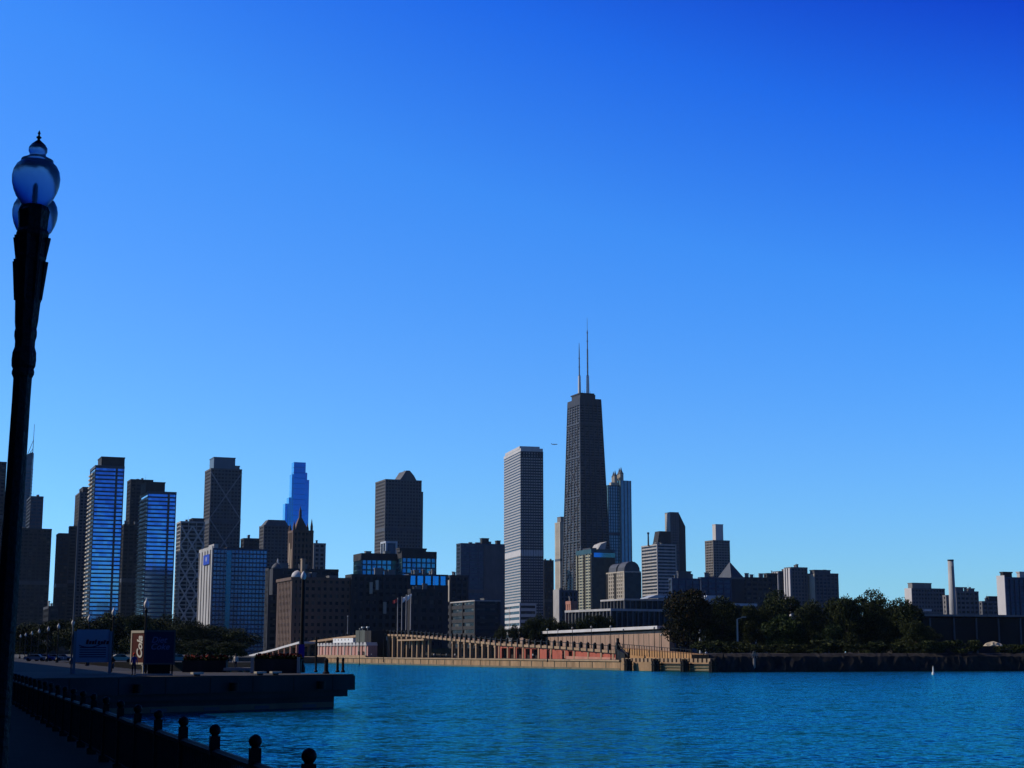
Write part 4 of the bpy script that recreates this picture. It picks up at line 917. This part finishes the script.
for x in (.1,Wk-.2):
    for y in (.1,Dk-.2): mb = MB(); mb.box(x,x+.12,y,y+.12,0,z0); mb.build('leg', M['iron'], o)
mb = MB(); mb.box(.3,Wk-.3,.4,Dk-.4,.15,z0); mb.build('chassis', M['iron'], o)
# blue advertising board
Y = 140; k = Y/F; P = onD(73,Y)
o = empty('advertising_board', P, R(15), 'blue illustrated advertising board between pale metal posts, left of the drinks kiosk', 'billboard')
Wk = 37*k; z1 = 43*k; z0 = 11*k
mb = MB(); mb.box(.25,Wk-.25,0,.25,z0,z1); mb.build('panel', M['blue_sign'], o)
for x in (0,Wk-.25): mb = MB(); mb.box(x,x+.25,-.08,.33,0,z1-.15); mb.build('post', M['steel'], o)
for z in (.45,.38,.31,.24,.17): mb = MB(); z_ = z0+(z1-z0)*z; mb.box(.55,Wk-.5,-.02,0,z_-.05,z_+.03); mb.build('stripe', M['navy_sign'], o)
mb = MB()
for i in range(10):
    a = i/10; b_ = (i+1)/10; f_ = lambda t: z0+(z1-z0)*(.44+.12*(t-.35)**2*4)
    x0,x1 = .5+a*(Wk-1), .5+b_*(Wk-1); mb.hexa([(x0,-.03,f_(a)),(x1,-.03,f_(b_)),(x1,0,f_(b_)),(x0,0,f_(a))],[(x0,-.03,f_(a)+.09),(x1,-.03,f_(b_)+.09),(x1,0,f_(b_)+.09),(x0,0,f_(a)+.09)])
mb.build('swoosh', M['navy_sign'], o)
mb = MB(); 
for i in range(7): x = Wk*.33+i*.25; mb.lathe([(.12,0),(.12,.012)],8)
mb2 = MB(); z_ = z0+(z1-z0)*.6
for i,(h,w_) in enumerate(((.42,.20),(.30,.2),(.30,.2),(.42,.14),(.30,.2),(.28,.2),(.36,.16),(.30,.2))):
    x = Wk*.32+i*.25; mb2.hexa([(x,-.025,z_-.15),(x+w_,-.025,z_-.15),(x+w_,0,z_-.15),(x,0,z_-.15)],[(x+.06,-.025,z_-.15+h),(x+w_+.06,-.025,z_-.15+h),(x+w_+.06,0,z_-.15+h),(x+.06,0,z_-.15+h)])
M['dull_red'] = mat('dull_red', (.12,.02,.02), .6, .1)
mb2.build('script', M['dull_red'], o)
mb = MB(); mb.tube((-.1,.1,0),(-.1,.1,13.5),.06,.04,6); 
po = mb.build('mast', M['steel'], o)
# planters with flowers
M['planter'] = mat('planter_wood', (.035,.035,.037), .8, .3, 1); M['flower'] = leaf_mat('petals', (.11,.012,.01), (.25,.03,.02))
def planter(px0, px1, Y, label, ypost=True, h=1.25):
    a = onD(px0,Y); b = onD(px1,Y); Wd = b.x-a.x
    o = empty('planter', a, R(3), label, 'planter', 'flower planters on the landing stage')
    mb = MB(); mb.box(0,Wd,0,1.4,0,h); mb.box(-.05,Wd+.05,-.05,1.45,h-.15,h+.0); mb.build('box', M['planter'], o)
    for nm,lf,z,n_ in (('foliage','leaf',h+.15,700),('flowers','flower',h+.33,150)):
        rnd = random.Random(int(px0)+n_); mb = MB()
        for i in range(n_):
            p = Vector((rnd.uniform(.0,Wd), rnd.uniform(0,1.4), z+rnd.uniform(-.18,.16)))
            u = Vector((rnd.gauss(0,1),rnd.gauss(0,1),rnd.gauss(0,1))).normalized(); v = u.orthogonal(); w_ = u.cross(v); s = .10
            mb.add([p-v*s,p+w_*s,p+v*s,p-w_*s],[(0,1,2,3)])
        mb.build(nm, M[lf], o)
    for x in ((-.32,.0) if ypost else ()):
        pass
    if ypost:
        mb = MB(); mb.box(-.35,-.08,-.1,.2,0,h+.15); mb.build('end_post', M['frame_pale'], o)
        mb = MB(); mb.box(Wd-.3,Wd-.05,-.25,-.06,0,h+.2); mb.build('end_post', M['frame_pale'], o)
    return o
planter(255,300.5,143,'long dark planter with red flowers between two pale posts, right of the walkway gap')
planter(183,226,150,'dark planter with sparse flowers, left of the sunlit walkway gap',False,1.1)
a = onD(224,150); b_ = onD(252,150); o = empty('stone_bench', a, R(3), 'low pale stone bench between the two planters on the landing stage', 'bench')
mb = MB(); mb.box(0,b_.x-a.x,0,1.6,.16,.42); mb.build('seat', M['frame_pale'], o)
for x in (.2,(b_.x-a.x)/2,b_.x-a.x-.6): mb = MB(); mb.box(x,x+.4,.2,1.4,0,.16); mb.build('leg', M['grey_conc'], o)
for px,lb in ((205,'pale mooring block at the deck edge before the left planter'),(268,'left of two pale mooring blocks before the long planter'),(283.5,'right of two pale mooring blocks before the long planter')):
    yy = DP.hit(px)[0]; p = DP.w(yy,1.0,DK); o = empty('mooring_cleat', p, DP.yaw, lb, 'mooring cleat', 'mooring cleats on the landing stage')
    mb = MB(); mb.box(-.5,.5,-.2,.2,.14,.3); mb.build('horn', M['frame_pale'], o); mb = MB(); mb.box(-.2,.2,-.15,.15,0,.14); mb.build('base', M['iron'], o)
# bollards and slim post on the tip
def bollard(px, Y, h, r, label, lamp=False):
    o = empty('bollard', onD(px,Y), 0, label, 'bollard', 'bollards on the landing stage tip')
    mb = MB(); mb.lathe([(r*1.6,0),(r*1.6,.12),(r*1.1,.2),(r,.3),(r*.92,h*.8)],14); mb.build('shaft', M['iron'], o)
    mb = MB(); mb.lathe([(r*1.15,h*.8),(r*1.15,h*.84),(r*.9,h*.86),(r*1.0,h*.92),(r*.6,h*.98),(.01,h)],14); mb.build('cap', M['iron'], o)
bollard(326.6,140,1.35,.19,'thick black bollard, second from the planter on the landing stage tip')
bollard(337.8,150,1.45,.13,'black bollard, left one of the close pair near the deck nose')
bollard(343.2,148,1.4,.13,'black bollard, right one of the close pair near the deck nose')
bollard(316.2,150,3.4,.11,'tall thin black post nearest the planter on the landing stage tip')
# banner lamp on the deck
M['globe_white'] = mat('globe_white', (.8,.8,.78), .4, .03); M['purple'] = mat('purple', (.10,.03,.35), .6, .1)
o = empty('banner_post', onD(301.8,147), 0, 'tall dark lamp post with a small purple banner behind the flower planter', 'lamp post')
mb = MB(); mb.lathe([(.35,0),(.35,.5),(.22,.8),(.2,4),(.17,8.6)],12); mb.build('shaft', M['iron'], o)
mb = MB(); mb.lathe([(.1,8.6),(.24,8.75),(.26,9.0),(.12,9.3),(.03,9.4)],12); mb.build('globe', M['globe_white'], o, smooth=True)
mb = MB(); mb.box(-.28,.28,-.27,-.22,1.4,2.6); mb.build('banner', M['purple'], o)

# ---------------------------------------------------------------- acorn lamp posts
def zy(y, Y=15.0): return at(36, y, Y).z-DK
kk = 15.0/F*1.02
M['lamp_iron'] = mat('lamp_iron', (.012,.012,.015), .45, .2, 3, bump=.5, bscale=18, spec=.12)
m, n, l, b = nodes('frosted_globe'); b.inputs['Base Color'].default_value = (.16,.28,.48,1); b.inputs['Roughness'].default_value = .28
b.inputs['Transmission Weight'].default_value = .75; b.inputs['IOR'].default_value = 1.2; M['frost'] = m
def globe_profile(shift=0):
    return [(r_*kk, zy(y+shift)) for r_,y in ((11.5,206),(14.5,202),(18.5,197),(21.5,190.5),(23.3,184),(23.8,177.5),(22.6,171),(20,166),(16.2,162.5))]
lamp = empty('acorn_lamp_post', (0,0,0), 0, '', 'lamp post')
shaft = [(13,860),(15,850),(15,820),(12.5,812),(13.5,790),(11,780),(10.2,700),(9.8,600),(9.2,480),(8.9,400),(9.1,378),(10.9,374),(11.0,372),(10.2,369),(11.6,366),(12.0,360),(11.6,353),(9.8,347),(9.9,341),(11.0,336),(11.0,332),(10.2,328)]
mb = MB(); mb.lathe([(r_*kk, max(0,zy(y))) for r_,y in shaft], 24, (0,0), 8, .035); mb.build('shaft', M['lamp_iron'], lamp)
mb = MB(); mb.lathe([(r_*kk, zy(y)) for r_,y in ((10.4,328),(11.2,322),(12.4,300),(13.7,280),(14.3,262),(15.2,258),(14.4,255),(14.8,248),(15.6,244),(14.6,240),(16,236),(15.8,233),(14.2,230),(14.6,220),(15.6,212),(13.5,207),(11.5,206))],24,(0,0),8,.05); cap_ = mb.build('capital', M['lamp_iron'], lamp)
for j in range(8):
    a = j*math.pi/4
    for y0,y1,rr in ((300,262,14.6),(262,238,15.6)):
        mb = MB(); c_,s_ = math.cos(a),math.sin(a); mb.tube((c_*rr*.86*kk,s_*rr*.86*kk,zy(y0)),(c_*rr*1.02*kk,s_*rr*1.02*kk,zy(y1)),.018,.035,6); mb.build('acanthus_leaf', M['lamp_iron'], cap_)
mb = MB(); mb.lathe(globe_profile(),32); g_ = mb.build('globe', M['frost'], lamp, smooth=True)
mb = MB(); mb.lathe([(2*kk,zy(206)),(2.4*kk,zy(196)),(2.2*kk,zy(186)),(.8*kk,zy(183))],12); mb.build('bulb', M['globe_white'], g_, smooth=True)
mb = MB(); mb.lathe([(r_*kk, zy(y)) for r_,y in ((16.3,162.6),(15.8,160),(12,158.2),(8.2,156),(8.0,154),(9.3,151.5),(9.2,148),(7.6,145.6))],28); mb.build('lid', M['frost'], lamp, smooth=True)
mb = MB(); mb.lathe([(r_*kk, zy(y)) for r_,y in ((7.7,145.6),(6.8,144.6),(4.2,142.3),(1.8,140.3),(1.1,139),(2.5,138),(2.6,137),(1.0,136),(.9,134.4),(1.6,133.6),(.3,130.5))],16); mb.build('finial', M['lamp_iron'], lamp, smooth=True)
# lower lantern held out behind the post
sh = 7
rp = at(33.3,211,16.0)-at(36,180,15.0); rpx = rp.x+.02; mb = MB(); mb.lathe(globe_profile(sh),32,(rpx,1.0)); g2 = mb.build('globe', M['frost'], lamp, smooth=True)
mb = MB(); mb.lathe([(r_*kk, zy(y+sh)) for r_,y in ((16.3,162.6),(15.8,160),(10,158.2),(6,156),(3,153),(.5,149))],24,(rpx,1.0)); mb.build('lid', M['lamp_iron'], g2, smooth=True)
mb = MB(); mb.tube((0,0,zy(245)),(rpx,1.0,zy(219)),.05,.05,8); mb.lathe([(.06,zy(224)),(.13,zy(218)),(.12,zy(212.5))],12,(rpx,1.0)); mb.build('arm', M['lamp_iron'], lamp)
pxl = at(37.2,180,15.0)
lamp.location = (pxl.x,15.0,DK); lamp.rotation_euler = (0,R(.75),0)
lamp.location.x -= math.sin(R(.75))*6.3+.015
lamp['label'] = 'large black acorn-globe lamp post close to the camera at the left edge'
FAR = [150,118,94,78,64,54,45,38,32,27,21]
ordn = ['largest of the receding row, in front of the shorter striped blue tower','second of the receding row, in front of the taller striped blue tower','third of the receding row, just left of the taller striped blue tower','fourth of the receding row, above the left edge of the blue board','fifth of the receding row of white globes','sixth of the receding row of white globes','seventh of the receding row of white globes','eighth of the receding row of white globes','ninth of the receding row of white globes','tenth of the receding row of white globes','last and smallest of the receding row, beside the near lamp post']
for i,x in enumerate(FAR):
    Y = 18.0/((x-512)/F+.352)
    c = empty('promenade_lamp', (lamp_x(Y),Y,DK-.004), 0, 'white-globe lamp, '+ordn[i], 'lamp post', 'promenade lamp posts in a receding row')
    if i == 0:
        mb = MB(); mb.lathe([(.3,0),(.3,.6),(.13,.9),(.10,5.6),(.16,5.9),(.1,6.15)],10); A_ = mb.build('shaft', M['lamp_iron'], c)
        mb = MB(); mb.lathe([(.1,6.1),(.2,6.2),(.27,6.45),(.23,6.65),(.12,6.8),(.09,6.9),(.02,7.1)],12); B_ = mb.build('globe', M['globe_white'], c, smooth=True)
        #mb = MB(); mb.lathe([(.1,5.75),(.2,5.82),(.25,6.0),(.2,6.2),(.1,6.3)],10,(.45,0)); mb.tube((0,0,5.6),(.45,0,5.75),.04,.04,5)
    else:
        for q in (A_,B_): copy_obj(q, q.location, c)

# ---------------------------------------------------------------- promenade railing
rail = empty('promenade_railing', (rail_x(0),0,DK), RANG, 'black iron promenade railing with ball-topped posts running along the pier edge', 'railing')
# local y runs along the rail
spc = 2.2748; s_first = 13.8646-3*spc; RH = .86
mb = MB(); mb.box(-.05,.05,-.05,.05,0,.90); mb.box(-.052,.052,-.052,.052,.80,1.0); mb.box(-.085,.085,-.085,.085,0,.12); P0_ = mb.build('post', M['iron'], rail, (0,s_first,0))
mb = MB(); mb.lathe([(.035,.99),(.04,1.0)]+[(.064*math.sin(t*math.pi/10),1.062-.064*math.cos(t*math.pi/10)) for t in range(2,10)]+[(.004,1.127)],16); B0_ = mb.build('ball_finial', M['iron'], P0_, smooth=True)
NP = 48
for i in range(1,NP):
    q = copy_obj(P0_, (0,s_first+i*spc,0), rail); copy_obj(B0_, (0,0,0), q)
s_a, s_b = s_first-3*spc, s_first+NP*spc
mb = MB(); mb.box(-.045,.045,s_a,s_b,RH-.06,RH-.015); mb.xz([(-.035,RH-.015),(.035,RH-.015),(0.015,RH+.012),(-.015,RH+.012)],s_a,s_b); mb.build('top_rail', M['iron'], rail)
mb = MB(); mb.box(-.02,.02,s_a,s_b,.10,.14); mb.build('bottom_rail', M['iron'], rail)
mb = MB(); mb.box(-.009,.009,-.009,.009,.12,RH-.05); pk = None; s = s_first+.12; k_ = 0; st = MB()
while s < s_b:
    if k_ < 100:
        if pk is None: pk = mb.build('picket', M['iron'], rail, (0,s,0))
        else: copy_obj(pk,(0,s,0),rail)
    else: st.box(-.009,.009,s-.009,s+.009,.12,RH-.05)
    k_ += 1; s += .118
tag(st.build('picket_run', M['iron'], rail), kind='stuff')

# ---------------------------------------------------------------- poles, flags, buoy, plane
M['flag_red'] = mat('flag_red', (.5,.06,.06), .8, .1, 2); M['flag_white'] = mat('flag_white', (.75,.75,.78), .8, .08, 2); M['flag_tan'] = mat('flag_tan', (.3,.27,.22), .8, .1)
def flagpole(px, ytop, flag, label, style):
    Yb = QP.w(QP.hit(px,640,BK+5)[0],BK+5,0); top = at(px,ytop,Yb.y); base = QP.hit(px,633,BK+5)[1]-1
    o = empty('flagpole', (Yb.x,Yb.y,base), 0, label, 'flagpole', 'flagpoles on the ramp'); h = top.z-base
    mb = MB(); mb.tube((0,0,0),(0,0,h),.2,.14,8); mb.build('pole', M['pale_conc'], o)
    mb = MB(); mb.lathe([(.05,h),(.22,h+.15),(.02,h+.35)],8); mb.build('finial', M['white_paint'], o)
    mb = MB(); vs = []; n_ = 10
    for i in range(n_+1):
        t = i/n_
        if style == 'fly': x = -2.2*t; zt_ = h-.2-.5*t+.25*math.sin(t*6); hh = 1.6-.4*t; 
        elif style == 'out': x = 2.2*t-.0; zt_ = h-.2+1.2*t*.8; hh = 2.3-1.2*t
        else: x = .45*t; zt_ = h-.3-.6*t; hh = 3.4-.8*t
        y = .22*math.sin(t*9)
        for z_ in (zt_, zt_-hh): vs += [(x,y-.02,z_),(x,y+.02,z_)]
    fs = []
    for i in range(n_):
        a = i*4; b_ = a+4; fs += [(a,b_,b_+2,a+2),(a+1,a+3,b_+3,b_+1),(a,a+1,b_+1,b_),(a+2,b_+2,b_+3,a+3)]
    fs += [(0,2,3,1),(n_*4,n_*4+1,n_*4+3,n_*4+2)]
    mb.add(vs,fs); mb.build('flag', M[flag], o)
flagpole(397.3,598.5,'flag_red','flagpole with a red and white flag blowing left, first of the four on the ramp','fly')
flagpole(401.5,597.5,'flag_white','flagpole with a white flag, second of the four on the ramp','out')
flagpole(405.8,595.5,'flag_white','flagpole with the highest white flag, third of the four on the ramp','out')
flagpole(410.4,595,'flag_tan','flagpole with a drooping dull flag, fourth and rightmost on the ramp','limp')
def pole(px, ytop, ybase, Y, r, label, m_='iron', head='globe'):
    p = at(px,ybase,Y); t = at(px,ytop,Y); o = empty('street_lamp', p, 0, label, 'street lamp'); h = t.z-p.z
    mb = MB(); mb.lathe([(r*1.6,0),(r*1.6,.5),(r,.8),(r*.7,h)],8); mb.build('pole', M[m_], o)
    if head == 'globe': mb = MB(); mb.lathe([(.1,h),(.27,h+.15),(.3,h+.4),(.1,h+.65)],10); mb.build('globe', M['frame_pale'], o, smooth=True)
    elif head == 'arm': mb = MB(); mb.tube((0,0,h),(1.6,0,h+.5),.1,.08,6); mb.box(1.2,2.4,-.2,.2,h+.4,h+.65); mb.build('arm', M[m_], o)
    else: mb = MB(); mb.lathe([(.2,h),(.25,h+.1),(.05,h+.3)],8); mb.build('cap', M[m_], o)
pole(738,619,651,425,.28,'pale grey lamp pole standing in front of the dark breakwater trees','pale_conc','arm')
for (px,yt,yb,Y,lab) in ((547.5,630.5,662,440,'black quay lamp post with white globe below the left end of the white coping'),(558,631,650,500,'black lamp post with white globe above the ramp railing, left of the upper wall'),(572.5,629,653,500,'lamp post with white globe against the upper wall, third from its left end'),(591.5,628,655,480,'lamp post with white globe in front of the low halls, before the upper wall'),(611,628,661,430,'tall dark lamp post beside the hoist frame, to its left'),(623.5,631,650,455,'lamp post against the tan wall immediately right of the hoist frame'),(654.5,629,652,450,'thin lamp post against the tan wall near its middle'),(661.5,636,652,445,'short thin lamp post at the right end of the tan wall'),(347.5,617,634,650,'slim pale lamp pole rising above the pink shed'),(359.3,630,665,575,'dark mooring post with a lamp in front of the pink shed'),(383.4,640,662,560,'dark slim post on the quay, right of the pink shed'),(452.6,640,663,530,'dark slim post standing on the quay below the ramp bend')):
    pole(px,yt,yb,Y,.12,lab,'pale_conc' if px==347.5 else 'iron','cap' if yt>=640 else 'globe')
# channel marker
p = on_z(754.5,672,0); o = empty('channel_marker', p, 0, 'grey channel marker pole with a cage top standing at the breakwater foot', 'marker')
mb = MB(); mb.tube((0,0,-1),(0,0,3.2),.38,.32,10); mb.build('pile', M['grey_conc'], o); mb = MB(); mb.tube((0,0,3.2),(0,0,5),.08,.08,6); mb.box(-.7,.9,-.1,.1,3.9,4.1)
for x in (-.5,.1,.7): mb.tube((x,0,3.3),(x*.4,0,4.8),.06,.06,5)
mb.build('cage', M['grey_conc'], o)
# buoy
p = on_z(933.4,674.8,0); o = empty('spar_buoy', p, 0, 'white spar buoy floating alone in the lake at right', 'buoy')
mb = MB(); mb.lathe([(.3,-.5),(.34,.0),(.32,.45),(.16,.62),(.13,1.5),(.1,1.6)],14); mb.build('float', M['white_paint'], o, smooth=True)
mb = MB(); mb.lathe([(.135,1.15),(.135,1.3)],14); mb.build('band', M['slate'], o); mb = MB(); mb.lathe([(.09,1.6),(.1,1.75),(.03,1.85)],10); mb.build('lamp', M['frame_pale'], o)
# airliner
Y = 7500; P = at(554.5,444.3,Y); o = empty('airliner', P, R(180), 'tiny distant airliner in the sky left of the black tapering tower', 'aeroplane')
M['plane'] = mat('plane_grey', (.35,.38,.42), .4, .05)
mb = MB(); pr = [(.3,-15),(1.5,-13.5),(2,-10),(2,8),(1.3,12),(.4,16)]; seg = 12; vs=[]
for r_,x in pr:
    for j in range(seg): a = 6.283*j/seg; vs.append((x,r_*math.cos(a),r_*math.sin(a)+(.8 if x>12 else 0)))
fs = [(i*seg+j,(i+1)*seg+j,(i+1)*seg+(j+1)%seg,i*seg+(j+1)%seg) for i in range(len(pr)-1) for j in range(seg)]+[tuple(range(seg)),tuple((len(pr)-1)*seg+j for j in range(seg-1,-1,-1))]
mb.add(vs,fs); mb.build('fuselage', M['plane'], o, smooth=True)
for sgn in (1,-1):
    mb = MB(); mb.hexa([(-3,sgn*1,-1),(3,sgn*1,-1),(8,sgn*15,.4),(6,sgn*15,.4)],[(-3,sgn*1,-.5),(3,sgn*1,-.5),(8,sgn*15,.6),(6,sgn*15,.6)]); mb.build('wing', M['plane'], o)
    mb = MB(); mb.tube((-2,sgn*5,-1.6),(2,sgn*5,-1.6),.9,.7,10); mb.build('engine', M['plane'], o)
mb = MB(); mb.xz([(11,1),(15.5,1),(16.5,6),(14.5,6)],-.2,.2); mb.build('tail_fin', M['plane'], o)

# ---------------------------------------------------------------- people (small figures), cars
M['skin'] = mat('skin', (.35,.2,.14), .6, .05); M['denim'] = mat('denim', (.02,.03,.06), .9, .2); M['hair'] = mat('hair', (.02,.015,.01), .6, .1)
def cloth(nm, c): M[nm] = mat(nm, c, .9, .15, 3); return M[nm]
cloth('blue_cloth',(.02,.06,.25)); cloth('white_cloth',(.7,.68,.62)); cloth('red_cloth',(.5,.04,.03)); cloth('black_cloth',(.02,.02,.025)); cloth('khaki_cloth',(.3,.25,.17))
def person(loc, rz_, label, shirt, legs='denim', step=.18, arm=.15, h=1.75, cap=None, group=None):
    J = {'pel':(0,0,.95,.13),'wa':(0,0,1.08,.125),'ch':(0,.0,1.32,.15),'nk':(0,0,1.50,.055),'hd':(0,-.01,1.60,.085),'ht':(0,0,1.70,.085),
         'hl':(.09,0,.9,.09),'kl':(.1,-step*.6,.5,.06),'al':(.1,-step*.2+.02,.09,.042),'tl':(.11,-step*.2-.14,.04,.035),
         'hr':(-.09,0,.9,.09),'kr':(-.1,step*.3,.5,.06),'ar':(-.1,step*1.2,.11,.042),'tr':(-.11,step*1.2-.14,.04,.035),
         'sl':(.17,0,1.42,.06),'el':(.24,arm*.3,1.15,.042),'wl':(.25,-arm*.5,.92,.032),'fl':(.25,-arm*.8,.82,.028),
         'sr':(-.17,0,1.42,.06),'er':(-.24,-arm*.1,1.15,.042),'wr':(-.25,-arm*1.2,.93,.032),'fr':(-.25,-arm*1.5,.83,.028)}
    E = [('pel','wa'),('wa','ch'),('ch','nk'),('nk','hd'),('hd','ht'),('pel','hl'),('hl','kl'),('kl','al'),('al','tl'),('pel','hr'),('hr','kr'),('kr','ar'),('ar','tr'),('ch','sl'),('sl','el'),('el','wl'),('wl','fl'),('ch','sr'),('sr','er'),('er','wr'),('wr','fr')]
    ks = list(J); me = bpy.data.meshes.new('person'); me.from_pydata([J[q][:3] for q in ks],[(ks.index(a),ks.index(b)) for a,b in E],[])
    t = bpy.data.objects.new('tmp_figure', me); COL.objects.link(t); t.modifiers.new('s','SKIN'); t.modifiers.new('d','SUBSURF').levels = 1
    for i,q in enumerate(ks): r_ = J[q][3]; me.skin_vertices[0].data[i].radius = (r_, r_)
    me.skin_vertices[0].data[0].use_root = True
    dg = bpy.context.evaluated_depsgraph_get(); dg.update(); m2 = bpy.data.meshes.new_from_object(t.evaluated_get(dg)); bpy.data.objects.remove(t)
    m2.name = 'person'; m2.materials.clear()
    for q in (M['skin'], M[shirt], M[legs], M['black_cloth']): m2.materials.append(q)
    for f in m2.polygons:
        c = f.center; f.use_smooth = True
        f.material_index = 3 if c.z < .1 else 2 if c.z < .98 and abs(c.x) < .2 else 0 if c.z > 1.47 or (abs(c.x) > .2 and c.z < .93) else 1
    o = bpy.data.objects.new('person', m2); COL.objects.link(o); o.location = loc; o.rotation_euler = (0,0,rz_); o.scale = (h/1.75,)*3; tag(o,label,'person',group)
    mb = MB(); mb.lathe([(.10,1.60),(.108,1.66),(.095,1.74),(.05,1.79),(.01,1.8)],12,(0,.015)); mb.build('cap' if cap else 'hair', M[cap] if cap else M['hair'], o, smooth=True)
    return o
person(onD(134.5,126.5), R(200), 'person in a blue jacket and red cap standing by the kiosk side panel','blue_cloth','denim',.1,.1,1.8,'red_cloth')
gp = 'people on the landing stage behind the planters'
for px,Y,sh,lab in ((197,152,'red_cloth','person in a red top among the visitors left of the walkway gap'),(188,154,'black_cloth','person in dark clothes at the left planter, left of the one in red'),(207,155,'white_cloth','person in a white top on the landing stage, right of the one in red'),(221,158,'blue_cloth','person in a blue top near the right end of the left planter'),(236,156,'white_cloth','person in a pale top standing in the walkway gap'),(112,150,'black_cloth','person in dark clothes between the blue board and the drinks kiosk')):
    person(onD(px,Y), R(px*3), lab, sh, 'denim', .15, .15, 1.72, None, gp)
gq = 'people strolling along the far quay'
for px,bk,z_,sh,lab in ((371.5,3,G,'white_cloth','tiny person in white by the right end of the pink shed'),(434,3,G,'white_cloth','tiny person in white on the quay under the ramp, leftmost of three'),(440.5,3,G,'khaki_cloth','tiny person in khaki on the quay under the ramp, middle of three'),(446.3,3,G,'white_cloth','tiny person in white on the quay under the ramp, rightmost of three'),(455,3,G,'white_cloth','tiny person in white beside the dark slim post on the quay'),(533,4,G,'white_cloth','tiny person in white in front of the last brick archway'),(551.5,4,G,'black_cloth','tiny person in black on the quay below the white coping end'),(563,3,G,'black_cloth','tiny person in black by the small doors in the red brick wall')):
    s,_ = QP.hit(px,652,bk); p = QP.w(s,bk,z_+.15 if bk<1.2 else z_); person(p, R(px*7), lab, sh, 'denim', .2, .2, 1.8, None, gq)
p = at(694,655,412); person((p.x,p.y,p.z-1.2), R(90), 'tiny person in a red shirt under the rusty tree', 'red_cloth','denim',.1,.1,1.8)
def car(px, Y, z, rz_, body, label):
    p = at(px,652,Y); o = empty('parked_car', (p.x,p.y,z), rz_, label, 'car', 'cars on the shore road at left')
    mb = MB(); mb.xz([(-2.2,.35),(2.2,.35),(2.25,.75),(2.1,.92),(1.2,.98),(.7,1.42),(-.9,1.45),(-1.7,1.0),(-2.2,.9)],-.88,.88); mb.build('body', M[body], o)
    mb = MB(); mb.xz([(-1.45,.98),(1.02,.98),(.62,1.35),(-.85,1.37)],-.9,.9); mb.build('window', M['g_dark'], o)
    for x in (-1.4,1.4):
        for y in (-.8,.8): mb = MB(); mb.tube((x,y-.12,.33),(x,y+.12,.33),.33,.33,12); mb.build('wheel', M['wheel'], o)
    for y in (-.6,.6): mb = MB(); mb.box(2.2,2.28,y-.15,y+.15,.6,.75); mb.build('headlight', M['white_paint'], o)
for i,(px,b_,lab) in enumerate(((36,'steel','silver-white car on the shore road, leftmost behind the receding lamps'),(44,'blue_cloth','blue car on the shore road under the receding lamps'),(53,'steel','silver-white car on the shore road, left of the blue board'),(62,'steel','silver car on the shore road just left of the blue board'),(178,'steel','silver car parked right of the drinks kiosk'),(121,'frame_pale','white car between the blue board and the drinks kiosk'))):
    car(px, 330+i*4 if px<100 else 300, DK if px<100 else DK, R(5+i*3), b_, lab)
# road sheet under those cars
mb = MB(); a = at(-20,652,318); b_ = at(300,652,290); c_ = at(300,652,312); d_ = at(-20,652,372)
mb.prism([(a.x,a.y),(b_.x,b_.y),(c_.x,c_.y),(d_.x,d_.y)],-1.5,DK); tag(mb.build('road', mat('asphalt',(.035,.035,.036),.9,.2,.5,streak=False)), kind='structure')
for o in COL.objects:
    for q in ('_w','_d','_h'):
        if q in o: del o[q]

# thin autumn haze over the city
HZ = True
if HZ:
    mb = MB(); mb.box(-3800,5800,-390,8900,-3,620)
    m = bpy.data.materials.new('haze'); m.use_nodes = True; nn = m.node_tree.nodes; nn.clear()
    o_ = nn.new('ShaderNodeOutputMaterial'); pv = nn.new('ShaderNodeVolumePrincipled'); pv.inputs['Density'].default_value = 1.3e-5; pv.inputs['Color'].default_value = (.5,.72,1,1); pv.inputs['Anisotropy'].default_value = .2
    m.node_tree.links.new(pv.outputs[0], o_.inputs['Volume'])
    tag(mb.build('haze', m), kind='stuff')
